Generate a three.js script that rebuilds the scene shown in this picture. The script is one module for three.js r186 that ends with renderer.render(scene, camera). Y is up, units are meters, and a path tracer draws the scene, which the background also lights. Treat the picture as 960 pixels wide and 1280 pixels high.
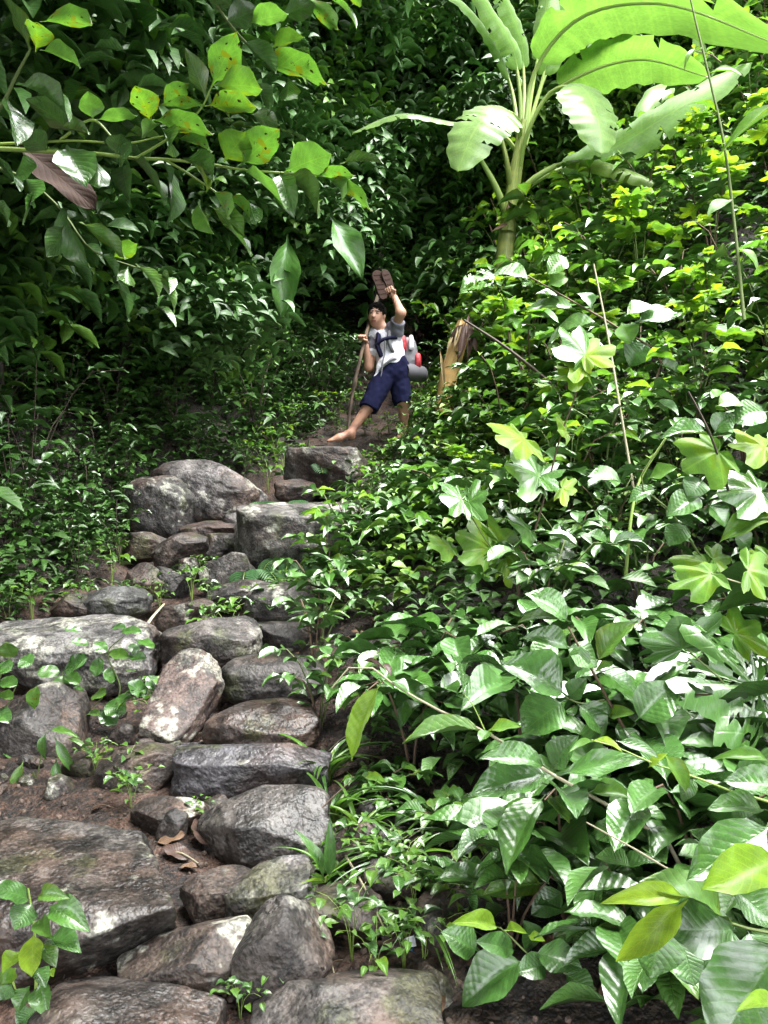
import * as THREE from 'three';
import { mergeGeometries, mergeVertices } from 'three/addons/utils/BufferGeometryUtils.js';
import { MarchingCubes } from 'three/addons/objects/MarchingCubes.js';

// ---------------------------------------------------------------- camera, sky, sun, exposure
const scene = new THREE.Scene();
const EYE = 1.6, F = 1004.6;                       // eye height; focal length in pixels of the 960 x 1280 photograph
const camera = new THREE.PerspectiveCamera(65, 768 / 1024, 0.05, 200);
camera.position.set(0, EYE, 0);
camera.lookAt(0, EYE, -10);

const SKY = [1.12, 1.14, 1.18];
{ // overcast sky: an even white cloud layer, a little brighter towards the zenith
  const w = 128, h = 64, data = new Float32Array(w * h * 4);
  for (let j = 0; j < h; j++) for (let i = 0; i < w; i++) {
    const el = (j + 0.5) / h * Math.PI - Math.PI / 2, b = el < 0 ? 0.25 : (1 + 2 * Math.sin(el)) / 2.2, k = (j * w + i) * 4;
    for (let c = 0; c < 3; c++) data[k + c] = b * SKY[c];
    data[k + 3] = 1;
  }
  const t = new THREE.DataTexture(data, w, h, THREE.RGBAFormat, THREE.FloatType);
  t.mapping = THREE.EquirectangularReflectionMapping; t.magFilter = THREE.LinearFilter; t.needsUpdate = true;
  scene.background = t; scene.environment = t;
}
const sun = new THREE.DirectionalLight(new THREE.Color(1, 0.97, 0.9), 1.2);
sun.position.set(5, 16, -3.5); sun.target.position.set(0.5, 1, -6);
sun.castShadow = true; sun.shadow.radius = 80; sun.shadow.mapSize.set(2048, 2048);
Object.assign(sun.shadow.camera, { left: -14, right: 14, top: 14, bottom: -14, near: 0.5, far: 60 });
scene.add(sun, sun.target);
const EXPOSURE = 10;

// ---------------------------------------------------------------- helpers
function rng(seed) { let s = seed >>> 0; return () => { s = (s + 0x6D2B79F5) >>> 0; let t = s; t = Math.imul(t ^ (t >>> 15), t | 1); t ^= t + Math.imul(t ^ (t >>> 7), t | 61); return ((t ^ (t >>> 14)) >>> 0) / 4294967296; }; }
const V = (x, y, z) => new THREE.Vector3(x, y, z);
const lerp = (a, b, t) => a + (b - a) * t, clamp = (x, a = 0, b = 1) => Math.min(b, Math.max(a, x));
const sstep = (a, b, x) => { const t = clamp((x - a) / (b - a)); return t * t * (3 - 2 * t); };
const hash3 = (x, y, z) => { let h = Math.imul(x, 374761393) + Math.imul(y, 668265263) + Math.imul(z, 2147483647 ^ 0x5bd1e995); h = Math.imul(h ^ (h >>> 13), 1274126177); return ((h ^ (h >>> 16)) >>> 0) / 4294967296; };
function noise(x, y, z) {
  const xi = Math.floor(x), yi = Math.floor(y), zi = Math.floor(z); let fx = x - xi, fy = y - yi, fz = z - zi;
  fx = fx * fx * (3 - 2 * fx); fy = fy * fy * (3 - 2 * fy); fz = fz * fz * (3 - 2 * fz);
  const h = (a, b, c) => hash3(xi + a, yi + b, zi + c);
  return lerp(lerp(lerp(h(0, 0, 0), h(1, 0, 0), fx), lerp(h(0, 1, 0), h(1, 1, 0), fx), fy), lerp(lerp(h(0, 0, 1), h(1, 0, 1), fx), lerp(h(0, 1, 1), h(1, 1, 1), fx), fy), fz) * 2 - 1;
}
function fbm(x, y, z, o = 4) { let s = 0, a = 0.5, f = 1; for (let i = 0; i < o; i++) { s += a * noise(x * f, y * f, z * f + i * 7.3); a *= 0.5; f *= 2.03; } return s; }
function interp(tab, x) { if (x <= tab[0][0]) return tab[0][1]; for (let i = 1; i < tab.length; i++) if (x <= tab[i][0]) { const [a, b] = tab[i - 1], [c, d] = tab[i]; return b + (d - b) * (x - a) / (c - a); } return tab[tab.length - 1][1]; }
// a point at a given distance ahead along the sight line through a place measured in the photograph
const P = (px, py, d) => V((px - 480) / F * d, EYE - (py - 640) / F * d, -d);

const used = {};
function numbered(n) { const k = used[n] = (used[n] ?? -1) + 1; return k ? `${n}_${String(k).padStart(3, '0')}` : n; }
function tag(o, label, category, group, kind) { o.userData.label = label; if (category) o.userData.category = category; if (group) o.userData.group = group; if (kind) o.userData.kind = kind; return o; }
function thing(name, label, category, pos, group) { const g = new THREE.Group(); g.name = numbered(name); if (pos) g.position.copy(pos); scene.add(g); return tag(g, label, category, group); }
function mesh(name, geo, mat, parent) { const m = new THREE.Mesh(geo, mat); m.name = parent ? name : numbered(name); m.castShadow = m.receiveShadow = true; (parent || scene).add(m); return m; }
function copyOf(o, label, group) { const c = o.clone(); c.name = numbered(o.name.replace(/_\d+$/, '')); c.userData = { ...o.userData }; if (label) c.userData.label = label; if (group) c.userData.group = group; scene.add(c); return c; }

function tube(pts, r0, r1, seg = 8, rad = 5) { // tapered tube through points
  const c = new THREE.CatmullRomCurve3(pts), g = new THREE.TubeGeometry(c, seg, 1, rad, false), p = g.attributes.position, q = V(0, 0, 0);
  for (let i = 0; i <= seg; i++) { c.getPointAt(i / seg, q); const r = typeof r1 === 'function' ? r1(i / seg) : lerp(r0, r1, i / seg); for (let j = 0; j <= rad; j++) { const k = i * (rad + 1) + j; p.setXYZ(k, q.x + (p.getX(k) - q.x) * r, q.y + (p.getY(k) - q.y) * r, q.z + (p.getZ(k) - q.z) * r); } }
  g.computeVertexNormals(); return g;
}
function geoFrom(pos, uv, idx) { const g = new THREE.BufferGeometry(); g.setAttribute('position', new THREE.Float32BufferAttribute(pos, 3)); g.setAttribute('uv', new THREE.Float32BufferAttribute(uv, 2)); g.setIndex(idx); g.computeVertexNormals(); return g; }

// ---------------------------------------------------------------- textures
function tex(w, h, fn, srgb, wrap = true) { const d = new Uint8Array(w * h * 4); for (let j = 0; j < h; j++) for (let i = 0; i < w; i++) { const c = fn((i + 0.5) / w, (j + 0.5) / h), k = (j * w + i) * 4; d[k] = clamp(c[0]) * 255; d[k + 1] = clamp(c[1]) * 255; d[k + 2] = clamp(c[2]) * 255; d[k + 3] = 255; } const t = new THREE.DataTexture(d, w, h, THREE.RGBAFormat); if (srgb) t.colorSpace = THREE.SRGBColorSpace; t.magFilter = THREE.LinearFilter; t.minFilter = THREE.LinearMipmapLinearFilter; t.generateMipmaps = true; if (wrap) t.wrapS = t.wrapT = THREE.RepeatWrapping; t.needsUpdate = true; return t; }
// pinnate leaf: u across, v from base to tip. vein(): 0..1
function pinnate(u, v, n = 9) { const s = Math.abs(u - 0.5) * 2, ph = (v - 0.3 * s) * n, f = Math.abs(ph - Math.round(ph)) / n; const mid = 1 - sstep(0.012, 0.045, s), lat = (1 - sstep(0.004, 0.012, f)) * 0.8; return Math.max(mid, lat * sstep(0.02, 0.08, s)); }
function leafTex(seed, o) {
  return tex(192, 384, (u, v) => {
    const ve = o.vein ? o.vein(u, v) : pinnate(u, v), b = fbm(u * 4 + seed, v * 8, seed) * 0.5, fi = noise(u * 60, v * 120, seed) * 0.05;
    let L = 0.84 + b * 0.34 + fi; let c = [L, L, L];
    const k = ve * (o.veinK ?? 0.35); c = [lerp(c[0], 1.15, k), lerp(c[1], 1.05, k), lerp(c[2], 0.95, k)];
    if (o.yellow) { const y = sstep(0.05, 0.35, fbm(u * 2.2 + seed * 3, v * 3.1, seed + 4)); c = [c[0] * lerp(1, 1.15, y), c[1] * lerp(1, 1.02, y), c[2] * lerp(1, 0.6, y)]; }
    if (o.spots) { const ed = Math.max(Math.abs(u - 0.5) * 2, v) * 0.22, s = sstep(0.36, 0.5, fbm(u * 3.5 + seed * 5, v * 6, seed + 9, 5) + ed), r = sstep(0.52, 0.58, fbm(u * 6 - seed, v * 10, seed + 2, 5) + ed * 0.9); c = c.map((x, i) => lerp(x, [1.05, 0.72, 0.35][i], s * 0.85)); c = c.map((x, i) => lerp(x, [0.35, 0.22, 0.2][i], r)); }
    if (o.pale) { const s = sstep(0.1, 0.25, fbm(u * 6 + seed, v * 10, seed + 1)); c = c.map((x) => lerp(x, 1.05, s * 0.5)); }
    return c;
  }, true, false);
}
const palm = (u, v) => { const x = u - 0.5, y = v - 0.12; let m = 0; for (const a of [0, 0.8, -0.8, 1.65, -1.65]) { const dx = Math.sin(a), dy = Math.cos(a), t = x * dx + y * dy, q = Math.abs(x * dy - y * dx); if (t > 0) { m = Math.max(m, 1 - sstep(0.005, 0.016, q)); const ph = (t - q * 0.9) * 9, f = Math.abs(ph - Math.round(ph)) / 9; if (q < 0.2) m = Math.max(m, 0.5 * (1 - sstep(0.003, 0.009, f))); } } return m; };
const T = {
  leaf: [leafTex(1, {}), leafTex(2, { yellow: 1 }), leafTex(3, { pale: 1, veinK: 0.5 })],
  spot: [leafTex(4, { spots: 1, yellow: 1 }), leafTex(5, { spots: 1 })],
  lobed: [leafTex(6, { vein: palm, veinK: 0.5 }), leafTex(7, { vein: palm, yellow: 1, veinK: 0.45 })],
  banana: leafTex(8, { vein: (u, v) => { const s = Math.abs(u - 0.5) * 2; return Math.max(1 - sstep(0.02, 0.05, s), 0.5 * sstep(0.1, 0.6, noise(0, (v - 0.05 * s) * 90, 3))); }, veinK: 0.3 }),
  bark: tex(256, 512, (u, v) => { const n = fbm(u * 14, v * 5, 1, 5), m = fbm(u * 3, v * 9, 5); const L = 0.62 + n * 0.5; return [L + m * 0.1, L + m * 0.14, L * 0.95]; }, true),
};
function tileN(u, v, f, o, z) { // seamless, isotropic fbm on a tile: f lattice cells per side
  let t = 0, a = 0.5; for (let k = 0; k < o; k++) { const n = Math.round(f * 2 ** k), x = u * n, y = v * n, xi = Math.floor(x), yi = Math.floor(y); let fx = x - xi, fy = y - yi; fx = fx * fx * (3 - 2 * fx); fy = fy * fy * (3 - 2 * fy); const h = (p, q) => hash3((xi + p) % n, (yi + q) % n, z * 31 + k * 7); t += a * (lerp(lerp(h(0, 0), h(1, 0), fx), lerp(h(0, 1), h(1, 1), fx), fy) * 2 - 1); a *= 0.55; } return t; }
const stoneH = (u, v) => tileN(u, v, 10, 5, 3) * 0.7 + tileN(u, v, 60, 3, 8) * 0.3;
const leafB = (vein) => tex(192, 384, (u, v) => { const h = 0.75 - 0.55 * vein(u, v) + 0.1 * noise(u * 30, v * 60, 2) + 0.08 * fbm(u * 9, v * 18, 3); return [h, h, h]; }, false, false);
const puff = (u, v) => { const s = Math.abs(u - 0.5) * 2, ph = (v - 0.3 * s) * 9, f = Math.abs(ph - Math.round(ph)) * 2; return Math.max((1 - f) ** 2 * 0.9, 1 - sstep(0.0, 0.1, s)); };
T.leafB = leafB(puff); T.lobedB = leafB(palm);
T.stone = tex(512, 512, (u, v) => {
  const n = tileN(u, v, 8, 5, 1), g = tileN(u, v, 90, 2, 4), w = sstep(0.16, 0.2, tileN(u, v, 26, 4, 12)) * sstep(-0.1, 0.25, tileN(u, v, 5, 3, 19)), dk = sstep(0.12, 0.3, tileN(u, v, 14, 4, 30));
  let L = 0.74 + n * 0.5 + g * 0.42; let c = [L * 1.01, L * 0.985, L * 0.97]; c = c.map((x) => lerp(x, x * 0.62, dk)); return c.map((x, i) => lerp(x, [1.0, 1.02, 0.95][i] * (0.95 + g * 0.3), w * 0.55));
}, true);
T.stoneB = tex(512, 512, (u, v) => { const h = 0.5 + stoneH(u, v) * 0.8; return [h, h, h]; });
T.soil = tex(512, 512, (u, v) => { const n = tileN(u, v, 9, 5, 40), g = tileN(u, v, 70, 3, 44), p = sstep(0.22, 0.3, tileN(u, v, 45, 3, 50)); const L = 0.66 + n * 0.6 + g * 0.55; return [L + p * 0.22, L * 0.95 + p * 0.2, L * 0.9 + p * 0.17]; }, true);
T.soilB = tex(512, 512, (u, v) => { const h = 0.5 + tileN(u, v, 16, 5, 40) * 0.6 + tileN(u, v, 80, 3, 46) * 0.4; return [h, h, h]; });

// ---------------------------------------------------------------- materials
const col = (r, g, b) => new THREE.Color().setRGB(r, g, b);
// opaque glossy blades with puckered veins, and thin blades that let light through
function waxMat(c, map, o = {}) { return new THREE.MeshPhysicalMaterial({ color: col(...c), map, side: THREE.DoubleSide, roughness: o.rough ?? 0.4, bumpMap: o.bump ?? T.leafB, bumpScale: o.bs ?? 0.0012, clearcoat: o.film ?? 0.8, clearcoatRoughness: 0.22 }); } // rain-wet film over the blade
function leafMat(c, map, o = {}) { return new THREE.MeshPhysicalMaterial({ color: col(...c), map, side: THREE.DoubleSide, roughness: 1, transmission: o.trans ?? 0.45, thickness: 0, clearcoat: o.coat ?? 0.5, clearcoatRoughness: o.cr ?? 0.25, specularIntensity: 0.3 }); }
const lobedBump = { bump: T.lobedB, bs: 0.002 };
const MAT = {
  dark: [waxMat([0.064, 0.175, 0.027], T.leaf[0]), waxMat([0.07, 0.185, 0.03], T.leaf[2], { rough: 0.34 }), waxMat([0.06, 0.165, 0.03], T.leaf[0], { rough: 0.45 })],
  mid: [waxMat([0.07, 0.19, 0.025], T.leaf[0]), waxMat([0.095, 0.22, 0.03], T.leaf[1], { rough: 0.45 }), waxMat([0.06, 0.16, 0.03], T.leaf[2], { rough: 0.36 })],
  bright: [leafMat([0.16, 0.37, 0.03], T.leaf[1], { trans: 0.5, coat: 0.8 }), leafMat([0.14, 0.34, 0.035], T.leaf[0], { trans: 0.5, coat: 0.8 })],
  yellow: [leafMat([0.3, 0.54, 0.03], T.leaf[0], { trans: 0.5 }), leafMat([0.36, 0.58, 0.035], T.leaf[0], { trans: 0.5 })],
  spot: [leafMat([0.17, 0.39, 0.03], T.spot[0], { trans: 0.6, coat: 0.3 }), leafMat([0.14, 0.35, 0.03], T.spot[1], { trans: 0.6, coat: 0.3 })],
  pale: [waxMat([0.08, 0.2, 0.042], T.leaf[2], { rough: 0.26, film: 1 }), waxMat([0.07, 0.18, 0.038], T.leaf[0], { rough: 0.26, film: 1 })],
  silver: [waxMat([0.12, 0.25, 0.06], T.leaf[2], { rough: 0.22, film: 1 })],  // whitish glare mixed into the leaf green
  lobed: [waxMat([0.07, 0.19, 0.03], T.lobed[0], lobedBump), leafMat([0.17, 0.38, 0.035], T.lobed[1], { trans: 0.5 }), leafMat([0.26, 0.47, 0.03], T.lobed[1], { trans: 0.55 }), waxMat([0.08, 0.2, 0.04], T.lobed[0], { ...lobedBump, rough: 0.26, film: 1 })],
  dead: [waxMat([0.055, 0.026, 0.015], T.leaf[0], { rough: 0.85, film: 0 }), waxMat([0.07, 0.035, 0.024], T.leaf[2], { rough: 0.6, film: 0.2 }), waxMat([0.17, 0.1, 0.055], T.leaf[0], { rough: 0.7, film: 0.1 })],
  banana: [leafMat([0.2, 0.42, 0.055], T.banana, { trans: 0.55, coat: 0.6, cr: 0.28 }), leafMat([0.26, 0.45, 0.12], T.banana, { trans: 0.4, coat: 1, cr: 0.25 }), leafMat([0.15, 0.27, 0.03], T.banana, { trans: 0.4 }), leafMat([0.45, 0.42, 0.03], T.banana, { trans: 0.5, coat: 0.3 })],  // second blade: waxy pallor with glare whitening mixed into its colour
  straw: waxMat([0.45, 0.36, 0.2], T.leaf[0], { rough: 0.7, film: 0.1 }),
};
const std = (c, o = {}) => new THREE.MeshStandardMaterial({ color: col(...c), roughness: 0.8, side: THREE.DoubleSide, ...o });
const M = {
  stem: std([0.1, 0.14, 0.04]), stemBrown: std([0.1, 0.065, 0.04]), stemPale: std([0.33, 0.3, 0.2], { roughness: 0.6 }), stemGreen: std([0.2, 0.3, 0.06], { roughness: 0.5 }), stemDark: std([0.05, 0.035, 0.025]),
  bark: std([0.1, 0.085, 0.07], { map: T.bark, bumpMap: T.bark, bumpScale: 0.01 }),
  soil: std([0.2, 0.2, 0.2], { map: T.soil, vertexColors: true, bumpMap: T.soilB, bumpScale: 0.012, roughness: 0.72 }),
};
M.soil.color = col(1, 1, 1);
const stoneMat = (rough, c = 1) => new THREE.MeshStandardMaterial({ color: col(c, c, c), map: T.stone, bumpMap: T.stoneB, bumpScale: 0.009, roughness: rough, vertexColors: true });
M.stone = stoneMat(0.62); M.stoneWet = stoneMat(0.48);

// ---------------------------------------------------------------- leaf shapes (base at the origin, tip at +y, upper face +z)
function leafGeo(o = {}) {
  const n = o.n ?? 8, m = o.m ?? 2, pos = [], uv = [], idx = [], r = rng(o.seed ?? 1), a = o.a ?? 0.9, pet = o.pet ?? 0.1, wob = r() * 6, q = o.quilt ?? 0, nv = o.nv ?? 8, ra = o.ratio ?? 0.5;
  const prof = o.prof ?? ((t) => Math.pow(Math.sin(Math.PI * Math.pow(t, a)), 0.85) * (1 - 0.25 * t) * 1.12);
  for (let i = 0; i <= n; i++) {
    const t = i / n, b = clamp((t - pet) / (1 - pet)), w = t <= pet ? 0.018 : Math.max(0.004, 0.5 * prof(b));
    for (let j = -m; j <= m; j++) {
      const s = j / m, x = s * w * (1 + (o.wavy ?? 0.04) * Math.sin(t * 19 + s * 3 + wob) * Math.abs(s)), av = Math.abs(s);
      const z = (o.fold ?? 0.25) * ra * 2 * Math.abs(x) - (o.curl ?? 0.22) * t * t + (o.lift ?? 0.1) * t + (o.wavy ?? 0.04) * 1.2 * ra * Math.sin(t * 13 + wob + s * 2) * av + q * Math.abs(Math.sin((b - 0.3 * av) * nv * Math.PI)) * Math.min(1, av * 3) * (b > 0.02 ? 1 : 0) + (o.side ?? 0) * x;
      pos.push(x, t - (o.curl ?? 0.22) * 0.25 * t * t * t, z); uv.push(0.5 + s * 0.5, b);
      if (o.eaten) { /* holes are cut below */ }
    }
  }
  const W = 2 * m + 1, hole = (i, j) => { if (!o.eaten) return false; const t = (i + 0.5) / n, s = (j + 0.5) / (2 * m); return t > 0.2 && fbm(t * 9, s * 7, o.seed, 3) > 0.12 + 0.5 * (1 - o.eaten); };
  for (let i = 0; i < n; i++) for (let j = 0; j < 2 * m; j++) { if (hole(i, j)) continue; const k = i * W + j; idx.push(k, k + 1, k + W, k + 1, k + W + 1, k + W); }
  return geoFrom(pos, uv, idx);
}
function lobedGeo(o = {}) { // palmately lobed leaf, petiole joint at the origin
  const r = rng(o.seed ?? 1), S = o.seg ?? 44, R = o.rings ?? 3, pos = [0, 0, 0], uv = [0.5, 0.12], idx = [], L = [[0, 0.95, 0.42], [0.85, 0.85, 0.4], [-0.85, 0.85, 0.4], [1.75, 0.58, 0.45], [-1.75, 0.58, 0.45]].map(([a, l, w]) => [a + (r() - 0.5) * 0.12, l * (0.92 + r() * 0.16), w]);
  const out = (th) => { let m = 0.16; for (const [a, l, w] of L) { const e = Math.exp(-Math.pow(Math.abs(th - a) / w, 1.5)); m = Math.max(m, l * (o.deep ?? 0.28) * e + l * (1 - (o.deep ?? 0.28)) * Math.exp(-Math.pow((th - a) / 0.75, 2))); } return m * (1 + 0.05 * Math.sin(th * 26)) * sstep(3.05, 2.5, Math.abs(th)) + 0.02; };
  for (let k = 1; k <= R; k++) for (let i = 0; i <= S; i++) { const th = -3 + 6 * i / S, f = k / R, rr = out(th) * f, x = Math.sin(th) * rr, y = Math.cos(th) * rr; pos.push(x, y, -(o.curl ?? 0.22) * rr * rr + (o.wave ?? 0.05) * Math.sin(th * 5 + (o.seed ?? 1)) * f + 0.05 * f * Math.cos(th * 7.8)); uv.push(0.5 + x * 0.55, 0.12 + y * 0.85); }
  const hole = (k, i) => o.eaten && k > 0 && fbm(k * 1.1 + 3, i * 0.55, o.seed, 3) > 0.17;
  for (let i = 0; i < S; i++) { idx.push(0, 1 + i + 1, 1 + i); for (let k = 1; k < R; k++) { if (hole(k, i)) continue; const a = 1 + (k - 1) * (S + 1) + i, b = a + S + 1; idx.push(a, a + 1, b, a + 1, b + 1, b); } }
  return geoFrom(pos, uv, idx);
}
const G = {
  ovate: [1, 2, 3, 4].map((s) => leafGeo({ seed: s, n: 8, m: 2, curl: 0.12 + s * 0.07, fold: 0.15 + s * 0.08, a: 0.8 })),
  elliptic: [1, 2, 3, 4].map((s) => leafGeo({ seed: s + 9, n: 9, m: 2, curl: 0.04 + s * 0.06, fold: 0.1 + s * 0.06, a: 0.95, wavy: 0.05, prof: (t) => Math.pow(Math.sin(Math.PI * Math.pow(t, 0.85)), 0.9) * (1 - 0.12 * t) * 1.06 })),
  quilt: [1, 2, 3].map((s) => leafGeo({ seed: s + 20, n: 45, m: 4, quilt: 0.009, nv: 9, curl: 0.1 + s * 0.09, fold: 0.12 + s * 0.08, a: 0.9, wavy: 0.03 })),
  round: [1, 2].map((s) => leafGeo({ seed: s + 30, n: 14, m: 4, curl: 0.1 * s, fold: 0.12, a: 0.78, wavy: 0.05, prof: (t) => Math.pow(Math.sin(Math.PI * Math.pow(t, 0.85)), 0.55) })),
  lance: [1, 2, 3].map((s) => leafGeo({ seed: s + 40, n: 9, m: 1, ratio: 0.25, curl: 0.15 + 0.12 * s, fold: 0.4, a: 0.8 })),
  strap: [1, 2, 3].map((s) => leafGeo({ seed: s + 50, n: 12, m: 1, ratio: 0.07, curl: 0.4 + 0.25 * s, lift: 0.3, fold: 0.5, a: 0.6, pet: 0.03 })),
  eaten: [1, 2].map((s) => leafGeo({ seed: s + 60, n: 40, m: 12, curl: 0.15, fold: 0.15, a: 0.85, quilt: 0.012, eaten: 0.95 })),
  low: [1, 2, 3].map((s) => leafGeo({ seed: s + 70, n: 4, m: 1, curl: 0.1 + 0.12 * s, fold: 0.35, a: 0.85, pet: 0.08 })),
  lobed: [1, 2, 3].map((s) => lobedGeo({ seed: s })),
  lobedEaten: [lobedGeo({ seed: 9, eaten: 1, seg: 80, rings: 9, curl: 0.15 })],
};
const _m = new THREE.Matrix4(), _x = V(), _y = V(), _z = V();
function leafMatrix(base, dir, up, len, wid) { _y.copy(dir).normalize(); _z.copy(up).addScaledVector(_y, -up.dot(_y)); if (_z.lengthSq() < 1e-4) _z.set(_y.y, -_y.x, 0.1).addScaledVector(_y, -(_y.y * _y.y - _y.x * _y.x + 0.1 * _y.z)); _z.normalize(); _x.crossVectors(_y, _z); return new THREE.Matrix4().makeBasis(_x.clone().multiplyScalar(wid), _y.clone().multiplyScalar(len), _z.clone().multiplyScalar(len)).setPosition(base); }
function addLeaf(parent, geo, mat, base, dir, up, len, wid, name = 'leaf') { const m = mesh(name, geo, mat, parent); leafMatrix(base, dir, up, len, wid).decompose(m.position, m.quaternion, m.scale); return m; }
const pick = (a, r) => a[Math.floor(r() * a.length) % a.length];

// ---------------------------------------------------------------- terrain
const pathHt = [[-8, -0.9], [0, 0.18], [1.7, 0.516], [2, 0.584], [2.45, 0.648], [2.9, 0.705], [3.5, 0.868], [4.2, 1.056], [5.2, 1.29], [6.1, 1.5], [7, 1.87], [8, 2.31], [9.5, 2.75], [12, 4.2], [16, 9.5], [34, 34]];
const pathXt = [[-8, -0.1], [1.7, -0.32], [2.45, -0.46], [3.5, -0.63], [4.2, -0.88], [5.2, -1.16], [6.1, -1.21], [7, -0.94], [8, -0.4], [10, 0.1], [30, 0.3]];
const wRt = [[1.7, 0.42], [2.45, 0.32], [3.5, 0.32], [4.2, 0.5], [5.2, 0.95], [6.1, 1.0], [7, 0.7], [8, 0.5], [12, 0.5]], wLt = [[2, 1.2], [3.5, 1.0], [4.0, 1.0], [4.5, 0.72], [5.2, 0.48], [6.1, 0.6], [7, 0.2], [8, 0.3], [12, 0.4]];
const rowDepth = [[548, 8], [600, 7], [655, 6.1], [700, 5.2], [770, 4.2], [850, 3.5], [950, 2.9], [1030, 2.45], [1150, 2.0], [1280, 1.7], [1400, 1.45]];
const dOf = (py) => interp(rowDepth, py);
function ground(x, z) {
  const d = -z, u = x - interp(pathXt, d), wr = interp(wRt, d), wl = interp(wLt, d), ur = u - wr, ul = -u - wl;
  let h = 0; for (const k of [-0.3, -0.1, 0.1, 0.3]) h += interp(pathHt, d + k) / 4;
  h -= sstep(0.12, -0.2, Math.max(ur, ul)) * interp([[1.5, 0.03], [3.4, 0.05], [4.4, 0.13], [7, 0.16], [8.2, 0.05], [9, 0]], d);
  if (ur > 0) h += clamp((d - 2.2) * 0.14, 0.02, 0.98) * ur * ur / (ur + 0.25);
  if (ul > 0) h += clamp((d - 1) * 0.14, 0.05, 0.5) * ul * ul / (ul + 0.3);
  if (x < -6) h += (-x - 6) * 0.7; if (x > 6.5) h += (x - 6.5) * 0.7;
  return h + fbm(x * 1.1, d * 1.1, 2, 4) * 0.1 + fbm(x * 7, d * 7, 5, 3) * 0.025;
}
{
  const NX = 240, NZ = 300, pos = [], uv = [], idx = [], c = [];
  for (let j = 0; j <= NZ; j++) { const t = j / NZ, d = t < 0.08 ? -9 + 9 * t / 0.08 : t < 0.78 ? 9.5 * (t - 0.08) / 0.7 : 9.5 + 24 * (t - 0.78) / 0.22;
    for (let i = 0; i <= NX; i++) { const s = i / NX * 2 - 1, x = -0.4 + Math.sign(s) * (1.6 * Math.abs(s) + 24 * Math.pow(Math.abs(s), 3.4)), z = -d, y = ground(x, z); pos.push(x, y, z); uv.push(x / 0.7, z / 0.7);
      const u = x - interp(pathXt, d), onp = sstep(0.25, -0.1, Math.max(u - interp(wRt, d), -u - interp(wLt, d)) + fbm(x * 3, d * 3, 9) * 0.3), n = fbm(x * 2, d * 2, 21) * 0.5;
      const a = [0.075, 0.044, 0.032], b = [0.035, 0.027, 0.019]; c.push(...a.map((q, k) => lerp(b[k], q, onp) * (1 + n))); } }
  for (let j = 0; j < NZ; j++) for (let i = 0; i < NX; i++) { const k = j * (NX + 1) + i; idx.push(k, k + 1, k + NX + 1, k + 1, k + NX + 2, k + NX + 1); }
  const g = geoFrom(pos, uv, idx); g.setAttribute('color', new THREE.Float32BufferAttribute(c, 3));
  tag(mesh('ground', g, M.soil), 'reddish brown trail earth between the stones and dark forest soil', 'ground', null, 'structure');
}
const onGround = (x, z, dy = 0) => V(x, ground(x, z) + dy, z);
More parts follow.
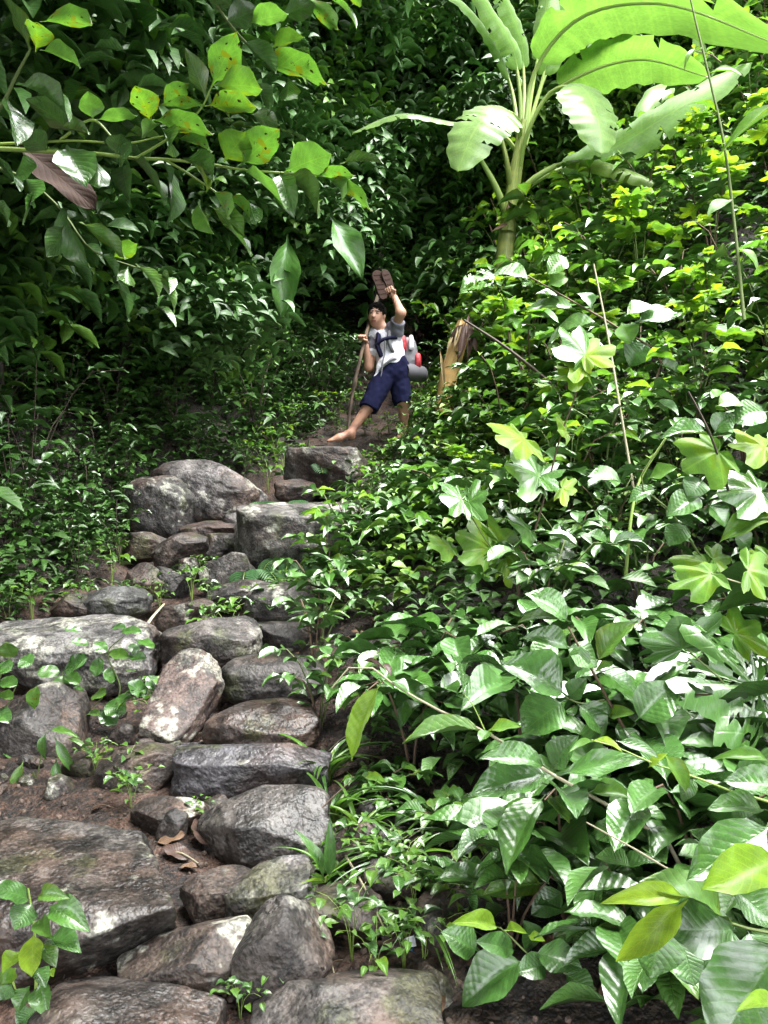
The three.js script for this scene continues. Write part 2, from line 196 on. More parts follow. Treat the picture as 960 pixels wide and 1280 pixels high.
// ---------------------------------------------------------------- stones of the trail
function stoneGeo(seed, ax, o) {
  const r = rng(seed * 7919 + 13), det = o.det ?? 16, p = (o.p ?? 3) * 1.2, g = mergeVertices(new THREE.IcosahedronGeometry(1, det).deleteAttribute('uv').deleteAttribute('normal')), q = g.attributes.position, n = q.count, v = V(), c = [];
  const planes = []; for (let k = 0; k < (o.cuts ?? 5) + 3; k++) planes.push([V(r() - 0.5, r() - 0.25, r() - 0.5).normalize(), 0.7 + r() * 0.3]);
  if (o.flat) planes.push([V(o.flat[0], 1, o.flat[1]).normalize(), o.flat[2] ?? 0.62]);
  const S = seed * 3.7, big = Math.max(ax.x, ax.y, ax.z), fq = big / 0.2;
  for (let i = 0; i < n; i++) {
    v.fromBufferAttribute(q, i); let R = Math.pow(Math.abs(v.x) ** p + Math.abs(v.y) ** p + Math.abs(v.z) ** p, -1 / p);
    for (const [m, off] of planes) { const dd = v.dot(m); if (dd > 0.05) { const lim = off / dd, k = 0.05, h = clamp(0.5 + 0.5 * (lim - R) / k); R = lerp(lim, R, h) - k * h * (1 - h); } }
    R *= 1 + (o.lump ?? 0.1) * fbm(v.x * 1.4 + S, v.y * 1.4, v.z * 1.4 + S, 3) + 0.045 * fbm(v.x * 4 * fq ** 0.5 + S, v.y * 4, v.z * 4, 3) + 0.014 * fbm(v.x * 13 * fq ** 0.6, v.y * 13 * fq ** 0.6 + S, v.z * 13 * fq ** 0.6, 3);
    q.setXYZ(i, v.x * R * ax.x, v.y * R * ax.y, v.z * R * ax.z);
  }
  g.computeVertexNormals();
  const base = o.tone ?? [0.13, 0.122, 0.12], nn = g.attributes.normal;
  for (let i = 0; i < n; i++) {
    v.fromBufferAttribute(q, i); const X = v.x, Y = v.y, Z = v.z, a = fbm(X * 5 + S, Y * 5, Z * 5, 4), br = sstep(-0.05, 0.35, fbm(X * 4 - S, Y * 4, Z * 4 + 9, 4) + (o.brown ?? 0) + 0.05), li = sstep(0.0, 0.1, fbm(X * 7 + S, Y * 7 + 4, Z * 7, 5) + fbm(X * 40, Y * 40, Z * 40 + S, 2) * 0.35 - (o.lichen ?? 0.32) - 0.04) * sstep(-0.4, 0.3, nn.getY(i)+0.3), mo = sstep(0.1, 0.3, fbm(X * 6 + 7, Y * 6 - S, Z * 6, 4) + (o.moss ?? -0.1)), dk = sstep(0.08, 0.25, fbm(X * 9, Y * 5 + S, Z * 9 + 3, 4));
    let k = base.map((b) => b * (1 + a * 0.7)); k = k.map((b, j) => lerp(b, [0.085, 0.056, 0.042][j] * (1 + a), br * 0.85)); k = k.map((b) => lerp(b, b * 0.5, dk * 0.7)); k = k.map((b, j) => lerp(b, [0.06, 0.075, 0.02][j], mo * 0.6)); k = k.map((b, j) => lerp(b, [0.5, 0.52, 0.45][j], li * (o.lichenK ?? 0.75) * 0.85));
    c.push(...k);
  }
  g.setAttribute('color', new THREE.Float32BufferAttribute(c, 3));
  const ng = g.toNonIndexed(), np = ng.attributes.position, un = [], A = V(), B = V(), C = V();
  for (let i = 0; i < np.count; i += 3) { A.fromBufferAttribute(np, i); B.fromBufferAttribute(np, i + 1); C.fromBufferAttribute(np, i + 2); const N = B.clone().sub(A).cross(C.clone().sub(A)), x = Math.abs(N.x), y = Math.abs(N.y), z = Math.abs(N.z); for (const w of [A, B, C]) { const s = 1 / 0.55; if (y >= x && y >= z) un.push(w.x * s + S, w.z * s); else if (x >= z) un.push(w.z * s, w.y * s + S); else un.push(w.x * s + S, w.y * s); } }
  ng.setAttribute('uv', new THREE.Float32BufferAttribute(un, 2)); return ng;
}
let stoneN = 1;
const cloth = (c) => new THREE.MeshPhysicalMaterial({ color: col(...c), roughness: 0.95, specularIntensity: 0.15, side: THREE.DoubleSide });
function stone(name, label, [x0, y0, x1, y1], o = {}) { // extents as seen in the photograph; depth from the trail's rise
  const yc = (y0 + y1) / 2, d0 = o.d ?? dOf(y1), a = Math.atan((yc - 640) / F), w = (x1 - x0) / F * d0, k = o.k ?? 0.8, l = k * w, d = d0 + l * 0.38, W = (x1 - x0) / F * d, s = (y1 - y0) / 2 / F * d;
  const sa = Math.abs(Math.sin(a)), h = o.h ? o.h * W : Math.max(0.42 * W, 2 * (s - l / 2 * sa * 0.75) / Math.cos(a)) * 1.08;
  const c = P((x0 + x1) / 2, yc, d), ax = V(W / 2 * 1.12, h / 2 * 1.06, l / 2 * 1.12), m = mesh(name, stoneGeo(stoneN++, ax, { det: W > 0.45 ? 40 : 26, ...o }), o.wet ? M.stoneWet : M.stone);
  m.position.copy(c); m.rotation.set(o.pitch ?? 0, o.yaw ?? 0, o.roll ?? 0); return tag(m, label, o.cat ?? 'stone', o.group);
}
const GREY = [0.096, 0.089, 0.084], DARK = [0.05, 0.047, 0.046], BRN = [0.075, 0.057, 0.047], PINK = [0.115, 0.083, 0.073], BLU = [0.095, 0.093, 0.105];
stone('boulder', 'large flat-topped grey-brown boulder with a diagonal crack, the biggest beside the lower steps', [-75, 1035, 238, 1235], { tone: GREY, brown: 0.12, lichen: 0.4, k: 0.75, p: 3.4, roll: -0.05, flat: [0.12, 0.1, 0.7], wet: 1, cuts: 4, cat: 'boulder' });
stone('step_stone', 'wide wet grey slab with a knobbly front, the step above the broadest smooth slab', [230, 930, 398, 994], { tone: BLU, brown: -0.1, lichen: 0.45, k: 0.55, p: 4.5, wet: 1, roll: -0.05, cuts: 3 });
stone('step_stone', 'small rounded blue-grey knob at the corner of the knobbly slab', [226, 925, 262, 953], { tone: BLU, brown: -0.3, lichen: 0.5, d: 2.95, p: 2.4 });
stone('step_stone', 'broad smooth wet grey slab forming the largest step', [254, 986, 406, 1082], { tone: GREY, brown: -0.12, lichen: 0.32, k: 0.6, p: 4.2, wet: 1, cuts: 3, flat: [0, 0.35, 0.75] });
stone('step_stone', 'small brown stone with a grey end beside the broad smooth slab', [170, 995, 252, 1048], { tone: BRN, brown: 0.15, p: 3 });
stone('step_stone', 'mossy olive stone with a pale ridge above the small brown stone', [132, 922, 230, 992], { tone: BRN, moss: 0.05, lichen: 0.34, p: 3, flat: [-0.25, 0.2, 0.7] });
stone('step_stone', 'dark brown angular stone with broken facets below the broad slab', [228, 1082, 318, 1152], { tone: BRN, brown: 0.25, lichen: 0.5, p: 4, cuts: 7, flat: [0.2, 0.1, 0.6] });
stone('step_stone', 'pale grey tilted slab with lichen blotches leaning on the angular brown stone', [288, 1074, 386, 1148], { tone: [0.2, 0.2, 0.2], brown: -0.25, lichen: 0.25, lichenK: 0.4, p: 4, roll: 0.2, cuts: 5 });
stone('step_stone', 'flat brown wedge stone with a fractured front under the grass tuft', [366, 1104, 472, 1164], { tone: BRN, brown: 0.2, p: 5, cuts: 6, flat: [0.1, 0, 0.6] });
stone('step_stone', 'rounded brown stone with one bright white lichen patch on its flank', [162, 1146, 312, 1250], { tone: BRN, brown: 0.12, lichen: 0.24, lichenK: 0.95, p: 2.8, roll: 0.12, k: 0.75, cuts: 4 });
stone('step_stone', 'upright oval grey stone with yellowish blotches next to the white-patched stone', [290, 1128, 410, 1262], { tone: GREY, lichen: 0.26, lichenK: 0.5, p: 2.4, roll: -0.25, k: 0.7, cuts: 3 });
stone('step_stone', 'low broad grey-brown stone below the white-patched stone', [60, 1212, 262, 1345], { tone: GREY, brown: 0.08, lichen: 0.38, p: 3, k: 0.8, wet: 1 });
stone('step_stone', 'low pale speckled stone below the upright oval stone', [322, 1218, 540, 1350], { tone: GREY, lichen: 0.24, lichenK: 0.5, p: 3, k: 0.8 });
stone('step_stone', 'dark grey half-buried stone among the grass beside the broad slab', [418, 1024, 480, 1084], { tone: DARK, p: 3 });
stone('step_stone', 'earthy brown stone in the leaf litter under the dark bushes', [452, 1066, 522, 1122], { tone: BRN, p: 2.8, brown: 0.2 });
stone('step_stone', 'long pinkish tilted slab with a pale stripe of lichen', [190, 815, 262, 930], { tone: PINK, lichen: 0.2, lichenK: 0.6, k: 1.9, h: 0.75, p: 4.5, roll: 0.15, yaw: -0.35, pitch: 0.5, brown: 0.0, cuts: 4, flat: [0.25, 0.1, 0.7] });
stone('step_stone', 'smooth dark loaf-shaped stone overhanging a black gap', [284, 818, 402, 880], { tone: [0.1, 0.095, 0.092], lichen: 0.36, k: 0.7, p: 2.7, cuts: 2, brown: -0.1 });
stone('step_stone', 'dark brown rounded stone beneath the loaf-shaped stone', [266, 876, 392, 948], { tone: [0.1, 0.085, 0.08], k: 0.7, p: 2.8, roll: 0.1, brown: 0.1, wet: 1 });
stone('step_stone', 'round mossy stone with a frosting of lichen above the pinkish slab', [212, 767, 320, 836], { tone: GREY, lichen: 0.16, lichenK: 0.6, moss: 0.0, p: 2.6, k: 0.8, cuts: 3 });
stone('step_stone', 'small dark block with a pale split face behind the round mossy stone', [201, 748, 264, 788], { tone: [0.11, 0.09, 0.08], brown: 0.1, p: 4.5, cuts: 5 });
stone('step_stone', 'flat grey slab between the loaf-shaped stone and the bushes', [312, 776, 404, 826], { tone: GREY, lichen: 0.22, lichenK: 0.4, p: 4, k: 0.7, d: 4.0 });
stone('step_stone', 'grey rubble slab under the fern below the overhanging boulder', [312, 728, 410, 778], { tone: GREY, p: 3.4, k: 0.8, lichen: 0.3 });
stone('boulder', 'broad pale boulder crusted with white lichen beside the leafy seedling', [-30, 766, 188, 856], { tone: [0.2, 0.2, 0.2], brown: -0.2, lichen: -0.06, lichenK: 0.7, p: 3.2, k: 0.8, flat: [-0.05, 0.25, 0.62], cat: 'boulder' });
stone('boulder', 'grey lichen-spotted boulder half hidden behind long drooping blades', [-10, 858, 100, 990], { tone: GREY, lichen: 0.12, lichenK: 0.6, p: 3, k: 0.9, d: 3.0, cat: 'boulder' });
stone('step_stone', 'small rough pale stone against the mossy olive stone', [140, 905, 168, 940], { tone: GREY, lichen: 0.2, d: 3.1 });
stone('step_stone', 'flat dark grey stone behind the white-crusted boulder', [112, 733, 184, 770], { tone: [0.12, 0.125, 0.125], brown: -0.2, p: 3, });
stone('step_stone', 'small mossy stone at the foot of the shaded thicket', [68, 742, 118, 772], { tone: DARK, moss: 0.1, p: 2.8, });
stone('boulder', 'great domed boulder speckled with pale lichen at the head of the steps', [200, 574, 324, 664], { h: 0.62, tone: [0.17, 0.16, 0.16], brown: -0.05, lichen: 0.17, lichenK: 0.6, p: 2.1, k: 0.9, roll: -0.18, cuts: 2, cat: 'boulder' });
stone('boulder', 'dark undercut boulder leaning against the great domed boulder', [164, 600, 248, 676], { tone: DARK, lichen: 0.2, lichenK: 0.6, p: 2.8, k: 0.9, cat: 'boulder' });
stone('step_stone', 'thin brown slab at the foot of the great domed boulder', [232, 650, 292, 676], { tone: PINK, p: 4, k: 0.9 });
stone('step_stone', 'tilted brown wedge below the thin slab', [197, 668, 260, 712], { tone: BRN, p: 3.6, roll: 0.3, cuts: 6 });
stone('step_stone', 'smooth loaf-shaped step beside the overhanging boulder', [249, 668, 315, 704], { tone: GREY, p: 3, wet: 1 });
stone('step_stone', 'squarish grey stone under the smooth upper step', [256, 690, 318, 740], { tone: GREY, p: 3.4, lichen: 0.34 });
stone('step_stone', 'dark rounded stone in the middle of the pile', [186, 708, 236, 746], { tone: DARK, p: 2.9, });
stone('step_stone', 'dark narrow stone at the outer end of the pile', [160, 708, 204, 750], { tone: DARK, p: 2.8, roll: -0.4, brown: 0.1 });
stone('step_stone', 'half-buried stone between ivy and the tilted wedge', [156, 666, 218, 702], { tone: GREY, p: 3, lichen: 0.2 });
stone('step_stone', 'small wedge stuck between the dark rounded and squarish stones', [225, 698, 252, 724], { tone: BRN, });
stone('boulder', 'overhanging boulder with a flat grey top and white lichen crust on its face', [310, 614, 474, 724], { tone: [0.16, 0.155, 0.15], brown: -0.05, lichen: 0.12, lichenK: 0.75, p: 3.3, k: 0.9, flat: [0.05, 0.22, 0.6], cuts: 3, cat: 'boulder' });
stone('step_stone', 'small stone wedged behind the overhanging boulder', [282, 638, 322, 668], { tone: GREY, });
stone('step_stone', 'low dark stone under the fern', [264, 726, 334, 756], { tone: DARK, });
stone('boulder', 'lichen-blotched rock under the bare foot of the person', [362, 551, 452, 616], { tone: GREY, lichen: 0.12, lichenK: 0.5, p: 3.4, flat: [0, 0.1, 0.7], cat: 'boulder' });
stone('step_stone', 'dark brown stone between the foot rock and the overhanging boulder', [346, 600, 392, 626], { tone: BRN, });
stone('boulder', 'smooth dark boulder hidden under the glossy bush', [572, 975, 740, 1130], { tone: GREY, brown: -0.3, lichen: 0.5, p: 2.5, k: 0.8, d: 2.55, wet: 1, cat: 'boulder' });
stone('step_stone', 'small flat stone near the yellowed seedling', [-20, 1232, 62, 1300], { tone: DARK, d: 1.8 });
{ // small rubble filling the joints
  const r = rng(77), protos = [1, 2, 3, 4].map((s) => stoneGeo(300 + s, V(0.06, 0.045, 0.055), { det: 8, tone: [BRN, GREY, DARK, PINK][s - 1], p: 2.8 }));
  for (let i = 0; i < 70; i++) { const d = 1.75 + r() * r() * 5, wl = Math.min(0.8, interp(wLt, d)), x = interp(pathXt, d) + lerp(-wl, interp(wRt, d) + 0.15, r()), s = 0.35 + r() * r() * 1.2, m = mesh('pebble', pick(protos, r), M.stone); m.position.copy(onGround(x, -d, 0.01 * s)); m.rotation.set(r() * 6, r() * 6, r() * 6); m.scale.setScalar(s); tag(m, 'small loose brown or grey pebble on the trail earth between the step stones', 'pebble', 'pebbles on the trail'); }
}

// ---------------------------------------------------------------- the person on the rock
function field(fn, ctr, half, res) { // mesh of a distance field
  const mc = new MarchingCubes(res, new THREE.MeshBasicMaterial(), false, false, 200000), h = res / 2; mc.isolation = 0; const p = V();
  for (let k = 0; k < res; k++) for (let j = 0; j < res; j++) for (let i = 0; i < res; i++) { p.set(ctr.x + (i - h) / h * half, ctr.y + (j - h) / h * half, ctr.z + (k - h) / h * half); mc.field[i + j * res + k * res * res] = -fn(p) * 10; }
  mc.update(); let g = new THREE.BufferGeometry(); const n = mc.count, q = new Float32Array(n * 3); for (let i = 0; i < n; i++) { q[i * 3] = ctr.x + mc.positionArray[i * 3] * half; q[i * 3 + 1] = ctr.y + mc.positionArray[i * 3 + 1] * half; q[i * 3 + 2] = ctr.z + mc.positionArray[i * 3 + 2] * half; }
  g.setAttribute('position', new THREE.BufferAttribute(q, 3)); g = mergeVertices(g, 1e-5); g.computeVertexNormals(); return g;
}
const _pa = V(), _ba = V();
function cap(p, a, b, r0, r1) { _pa.subVectors(p, a); _ba.subVectors(b, a); const h = clamp(_pa.dot(_ba) / _ba.lengthSq()); return _pa.addScaledVector(_ba, -h).length() - lerp(r0, r1, h); }
const smin = (a, b, k) => { const h = clamp(0.5 + 0.5 * (b - a) / k); return lerp(b, a, h) - k * h * (1 - h); };
const paint = (g, fn) => { const c = [], v = V(); for (let i = 0; i < g.attributes.position.count; i++) c.push(...fn(v.fromBufferAttribute(g.attributes.position, i))); g.setAttribute('color', new THREE.Float32BufferAttribute(c, 3)); return g; };
{
  const D = 7.85, base = P(470, 548, D), J = (px, py, dd = 0) => P(px, py, D + dd).sub(base);
  const person = thing('person', 'barefoot person in white shirt and navy trousers raising sandals and gripping a stick', 'person', base);
  const pelvis = J(491, 457, 0.02), waist = J(488, 444, 0.02), chest = J(484, 425, 0.02), neck = J(480, 413, 0.0), shL = J(493, 414, -0.05), shR = J(470, 420, 0.04), elL = J(501, 391, -0.2), wrL = J(493.5, 372, -0.14), elR = J(461, 459, -0.03), wrR = J(457, 431, -0.12), hipR = J(485, 462, -0.02), hipL = J(497, 461, 0.05), knR = J(461.5, 507, -0.16), anR = J(438, 541, -0.18), toR = J(411, 551, -0.26), knL = J(503.5, 501, -0.02), anL = J(507, 540, 0.1), toL = J(497, 547, -0.08);
  const hc = J(470.5, 395, -0.02), fw = V(-0.24, -0.06, 0.96).normalize(), up = V(0.06, 1, 0.1).addScaledVector(fw, -V(0.06, 1, 0.1).dot(fw)).normalize(), rt = V().crossVectors(up, fw).normalize();
  const H = (a, b, c) => hc.clone().addScaledVector(rt, a).addScaledVector(up, b).addScaledVector(fw, c), ell = (p, c, a, b, d) => { const q = p.clone().sub(c), x = q.dot(rt) / a, y = q.dot(up) / b, z = q.dot(fw) / d, k = Math.sqrt(x * x + y * y + z * z); return (k - 1) * Math.min(a, b, d); };
  const headF = (p) => { let s = ell(p, H(0, 0.025, -0.01), 0.076, 0.092, 0.095); s = smin(s, ell(p, H(0, -0.055, 0.02), 0.056, 0.062, 0.066), 0.04); s = smin(s, ell(p, H(0, -0.02, 0.06), 0.05, 0.05, 0.035), 0.03); s = smin(s, cap(p, H(0, 0.012, 0.088), H(0, -0.022, 0.108), 0.008, 0.014), 0.015); for (const q of [-1, 1]) { s = smin(s, ell(p, H(q * 0.078, -0.004, -0.012), 0.01, 0.028, 0.018), 0.01); s = Math.max(s, -(ell(p, H(q * 0.031, 0.014, 0.092), 0.017, 0.009, 0.012))); s = smin(s, ell(p, H(q * 0.031, 0.013, 0.083), 0.015, 0.01, 0.01), 0.006); s = smin(s, ell(p, H(q * 0.03, 0.032, 0.084), 0.02, 0.006, 0.008), 0.012); } s = smin(s, ell(p, H(0, -0.055, 0.083), 0.024, 0.006, 0.01), 0.008); s = smin(s, ell(p, H(0, -0.067, 0.081), 0.02, 0.007, 0.01), 0.008); s = smin(s, cap(p, neck, H(0, -0.05, -0.02), 0.058, 0.05), 0.03); return s; };
  const hand = (wr, mid, dirF, palmN, curl) => { const bones = [], f = dirF.clone().normalize(), n = palmN.clone().addScaledVector(f, -palmN.dot(f)).normalize(), s = V().crossVectors(f, n); const at = (a, b, c) => mid.clone().addScaledVector(s, a).addScaledVector(f, b).addScaledVector(n, c); for (let i = 0; i < 4; i++) { const x = -0.03 + i * 0.02, L = [0.03, 0.034, 0.032, 0.026][i]; bones.push([at(x, 0.02, 0), at(x, 0.045, 0.008), 0.01, 0.0095], [at(x, 0.045, 0.008), at(x, 0.05, 0.008 + L), 0.0095, 0.009], [at(x, 0.05, 0.008 + L), at(x, 0.05 - curl * 0.035, 0.012 + L), 0.009, 0.008]); } bones.push([at(0.03, -0.02, 0.01), at(0.046, 0.005, 0.022), 0.012, 0.011], [at(0.046, 0.005, 0.022), at(0.035, 0.025, 0.042), 0.011, 0.009]); bones.push([at(-0.022, -0.025, 0), at(-0.022, 0.02, 0), 0.015, 0.014], [at(0.0, -0.025, 0), at(0.0, 0.02, 0), 0.016, 0.015], [at(0.02, -0.025, 0), at(0.02, 0.02, 0), 0.015, 0.014], [wr, at(0, -0.02, 0), 0.026, 0.024]); return bones; };
  const hR = hand(wrR, J(456, 424.5, -0.14), V(-0.25, 0.75, 0.5), V(-0.7, -0.1, 0.7), 1), hL = hand(wrL, J(489.5, 366.5, -0.13), V(-0.4, 0.9, 0.1), V(-0.4, 0, 0.9), 1);
  const limbs = [[shL, elL, 0.052, 0.043], [elL, wrL, 0.045, 0.03], [shR, elR, 0.05, 0.042], [elR, wrR, 0.044, 0.029], [hipR, knR, 0.085, 0.058], [knR, anR, 0.056, 0.036], [hipL, knL, 0.085, 0.058], [knL, anL, 0.056, 0.036], [anR, J(424, 547, -0.22), 0.034, 0.03], [J(424, 547, -0.22), toR, 0.034, 0.016], [anR, J(440, 546, -0.16), 0.033, 0.03], [anL, toL, 0.034, 0.02], [pelvis, waist, 0.11, 0.105], [waist, chest, 0.105, 0.115], [chest, neck, 0.1, 0.06], [shL, shR, 0.06, 0.06]];
  const toes = [0, 1, 2, 3, 4].map((i) => { const b = J(414, 550.5, -0.24), s = V(0, 0, 1).multiplyScalar((i - 2) * 0.016); return [b.clone().add(s), b.clone().add(s).add(V(-0.045 + Math.abs(i - 1) * 0.004, -0.006, 0.01)), 0.011, 0.009]; });
  const bodyF = (p) => { let s = 9; for (const [a, b, r0, r1] of limbs) s = smin(s, cap(p, a, b, r0, r1), 0.035); for (const [a, b, r0, r1] of toes) s = smin(s, cap(p, a, b, r0, r1), 0.006); return s; };
  const handF = (bones) => (p) => { let s = 9; bones.forEach(([a, b, r0, r1]) => { s = smin(s, cap(p, a, b, r0, r1), 0.006); }); return s; };
  const skin = new THREE.MeshPhysicalMaterial({ vertexColors: true, roughness: 0.55 }), SK = [0.36, 0.195, 0.13];
  const ctr = J(470, 455, -0.05), body = field(bodyF, ctr, 0.88, 110), head = field(headF, hc.clone().add(V(0, -0.03, 0)), 0.2, 104), hands = [[hR, J(456, 424, -0.14)], [hL, J(490, 366, -0.13)]].map(([b, c]) => field(handF(b), c, 0.13, 72));
  const near = (p, a, b, c, q, w, h) => { const r = p.clone().sub(H(a * q, b, c)); return Math.abs(r.dot(rt)) < w && Math.abs(r.dot(up)) < h && r.dot(fw) > -0.04; };
  paint(head, (p) => { for (const q of [-1, 1]) { if (near(p, 0.031, 0.013, 0.085, q, 0.012, 0.007)) return [0.02, 0.015, 0.012]; if (near(p, 0.031, 0.013, 0.085, q, 0.014, 0.004)) return [0.4, 0.3, 0.25]; if (near(p, 0.031, 0.034, 0.08, q, 0.024, 0.0065)) return [0.04, 0.025, 0.02]; } if (near(p, 0, -0.061, 0.08, 1, 0.026, 0.0035)) return [0.18, 0.05, 0.045]; if (near(p, 0, -0.061, 0.08, 1, 0.026, 0.013)) return [0.28, 0.1, 0.085]; return SK; });
  for (const g of [body, ...hands]) paint(g, (p) => { const n = fbm(p.x * 30, p.y * 30, p.z * 30, 3) * 0.18, shin = p.y < knR.y - 0.05 ? sstep(0.1, 0.25, fbm(p.x * 20, p.y * 20, p.z * 20)) * 0.5 : 0; return SK.map((c, k) => lerp(c * (1 + n), [0.16, 0.08, 0.06][k], shin)); });
  mesh('body', mergeGeometries([body, head, ...hands]), skin, person);
  const hair = field((p) => { let s = ell(p, H(0, 0.045, -0.02), 0.086, 0.088, 0.098) + 0.006 * noise(p.x * 90, p.y * 90, p.z * 90) - 0.002; const q = p.clone().sub(hc); s = Math.max(s, -ell(p, H(0, -0.03, 0.085), 0.09, 0.083, 0.1)); s = Math.max(s, -(q.dot(up) + 0.035 - 0.3 * Math.max(0, -q.dot(fw) - 0.03) * -1)); return s; }, hc.clone(), 0.16, 80);
  mesh('hair', hair, cloth([0.006, 0.005, 0.005]), person);
  const mixP = (a, b, t) => a.clone().lerp(b, t);
  const wr = (p, k) => 0.016 * k * fbm(p.x * 9 + p.y * 5, p.y * 16 - p.x * 8, p.z * 9, 2) + 0.005 * noise(p.x * 28, p.y * 28, p.z * 28);
  const shirt = field((p) => { let s = 9; for (const [a, b, r0, r1] of [[pelvis.clone().add(V(-0.03, 0.03, 0.02)), waist, 0.135, 0.13], [waist, chest, 0.13, 0.14], [chest, neck, 0.122, 0.06], [shL, shR, 0.082, 0.08], [shL, mixP(shL, elL, 0.62), 0.078, 0.07], [shR, mixP(shR, elR, 0.5), 0.078, 0.072], [J(478, 455, -0.1), J(469, 470, -0.12), 0.05, 0.018]]) s = smin(s, cap(p, a, b, r0, r1), 0.04); s += wr(p, 0.7); s = Math.max(s, -cap(p, neck.clone().add(V(-0.02, 0.03, 0.03)), H(0, -0.06, 0), 0.07, 0.06)); if (p.y > shL.y - 0.02 && p.x > shL.x - 0.05) s = Math.max(s, p.clone().sub(mixP(shL, elL, 0.58)).dot(elL.clone().sub(shL).normalize())); return s; }, J(482, 430, -0.02), 0.42, 90);
  paint(shirt, (p) => { const arm = p.distanceTo(mixP(shL, elL, 0.45)) < 0.14 || p.distanceTo(mixP(shR, elR, 0.3)) < 0.1, st = Math.sin((p.x * 0.8 + p.y + p.z * 0.3) * 230) > 0.55 ? 0.82 : 1, n = 1 + 0.12 * fbm(p.x * 12, p.y * 12, p.z * 12); return arm ? [0.09 * n, 0.09 * n, 0.11 * n] : [0.55 * st * n, 0.55 * st * n, 0.6 * st * n]; });
  mesh('shirt', shirt, std([1, 1, 1], { vertexColors: true, roughness: 0.9 }), person);
  const endR = J(460, 511, -0.17), endL = J(503.5, 505, -0.02), dR = endR.clone().sub(hipR).normalize(), dL = endL.clone().sub(hipL).normalize();
  const trousers = field((p) => { let a = smin(cap(p, pelvis.clone().add(V(0, 0.03, 0)), mixP(hipR, hipL, 0.5), 0.13, 0.13), smin(cap(p, hipR, endR, 0.115, 0.09), cap(p, hipL, endL, 0.118, 0.085), 0.025), 0.06) + wr(p, 0.8); const qR = p.clone().sub(endR).dot(dR), qL = p.clone().sub(endL).dot(dL); if (p.x < (endR.x + endL.x) / 2) a = Math.max(a, qR); else a = Math.max(a, qL); return a; }, J(481, 480, -0.06), 0.42, 84);
  mesh('trousers', trousers, cloth([0.006, 0.007, 0.024]), person);

  // backpack, stick, sandals: carried things, each its own object
  const pack = thing('backpack', 'grey and red trekking backpack with navy straps on the person', 'backpack', base), box = (c, a, b, d, seed) => field((p) => { const q = p.clone().sub(c), k = (Math.abs(q.x / a) ** 3 + Math.abs(q.y / b) ** 3 + Math.abs(q.z / d) ** 3) ** (1 / 3); return (k - 1) * Math.min(a, b, d) + 0.01 * fbm(q.x * 9 + seed, q.y * 9, q.z * 9); }, c, Math.max(a, b, d) * 1.25, 44);
  const greyCloth = std([0.11, 0.11, 0.12], { roughness: 0.7 }), navy = cloth([0.012, 0.012, 0.03]), red = std([0.28, 0.014, 0.02], { roughness: 0.6 });
  mesh('pack_body', box(J(508, 446, 0.2), 0.11, 0.19, 0.14, 1), greyCloth, pack); mesh('red_pocket', box(J(503, 430, 0.08), 0.04, 0.09, 0.07, 2), red, pack); mesh('red_side_pocket', box(J(522, 452, 0.14), 0.035, 0.08, 0.06, 5), red, pack);
  mesh('sleeping_mat_roll', tube([J(503, 464, 0.0), J(516, 466, 0.12), J(526, 468, 0.25)], 0.085, 0.085, 8, 14), std([0.07, 0.07, 0.08]), pack); mesh('water_bottle', box(J(514, 427, 0.05), 0.024, 0.07, 0.024, 3), std([0.5, 0.51, 0.53], { roughness: 0.4 }), pack);
  mesh('shoulder_strap', tube([J(497, 428, 0.12), J(496, 411, 0.02), J(488, 412, -0.1), J(486, 424, -0.14), J(490, 438, -0.13), J(499, 445, 0.02)], 0.02, 0.018, 24, 6), greyCloth, pack);
  mesh('shoulder_strap', tube([J(480, 412, 0.12), J(474, 414, 0.02), J(473, 422, -0.12), J(472, 432, -0.13), J(477, 446, -0.1)], 0.028, 0.024, 20, 6), navy, pack);
  mesh('chest_strap', tube([J(470, 432, -0.13), J(476, 426, -0.155), J(484, 423, -0.155), J(492, 422, -0.13), J(500, 424, -0.02)], 0.02, 0.017, 20, 6), navy, pack);
  mesh('hip_strap', tube([J(500, 450, -0.06), J(490, 449, -0.15), J(480, 457, -0.15), J(474, 464, -0.13)], 0.012, 0.012, 16, 5), greyCloth, pack); mesh('dangling_cord', tube([J(481, 424, -0.165), J(481, 440, -0.16), J(478, 455, -0.17), J(476, 474, -0.16)], 0.007, 0.007, 10, 4), greyCloth, pack);
  const st = [J(474, 366, 0.2), J(464.5, 394, 0.06), J(456, 424, -0.13), J(447, 462, -0.2), J(441.5, 487, -0.2), J(437.5, 512, -0.2), J(434, 543, -0.2)];
  const stick = thing('walking_stick', 'long crooked wooden walking stick with a knotted bend held by the person', 'walking stick', base);
  mesh('shaft', tube(st, 0.02, (t) => lerp(0.021, 0.013, t) + 0.012 * Math.exp(-(((t - 0.69) / 0.025) ** 2)), 40, 7), std([0.17, 0.11, 0.08], { map: T.bark }), stick);
  mesh('twig_stub', tube([J(441, 488, -0.2), J(437, 493, -0.21)], 0.01, 0.004, 3, 5), M.stemBrown, stick); mesh('twig_stub', tube([J(436, 525, -0.2), J(432, 527, -0.21)], 0.007, 0.003, 3, 5), M.stemBrown, stick);
  const sole = new THREE.Shape(); sole.moveTo(-0.03, -0.125); sole.bezierCurveTo(-0.045, -0.06, -0.035, -0.02, -0.05, 0.05); sole.bezierCurveTo(-0.055, 0.13, 0.045, 0.145, 0.048, 0.06); sole.bezierCurveTo(0.05, 0.0, 0.03, -0.04, 0.036, -0.11); sole.bezierCurveTo(0.03, -0.14, -0.02, -0.145, -0.03, -0.125);
  const soleG = new THREE.ExtrudeGeometry(sole, { depth: 0.018, bevelSize: 0.004, bevelThickness: 0.004, bevelSegments: 2, curveSegments: 10 }); soleG.translate(0, 0, -0.009);
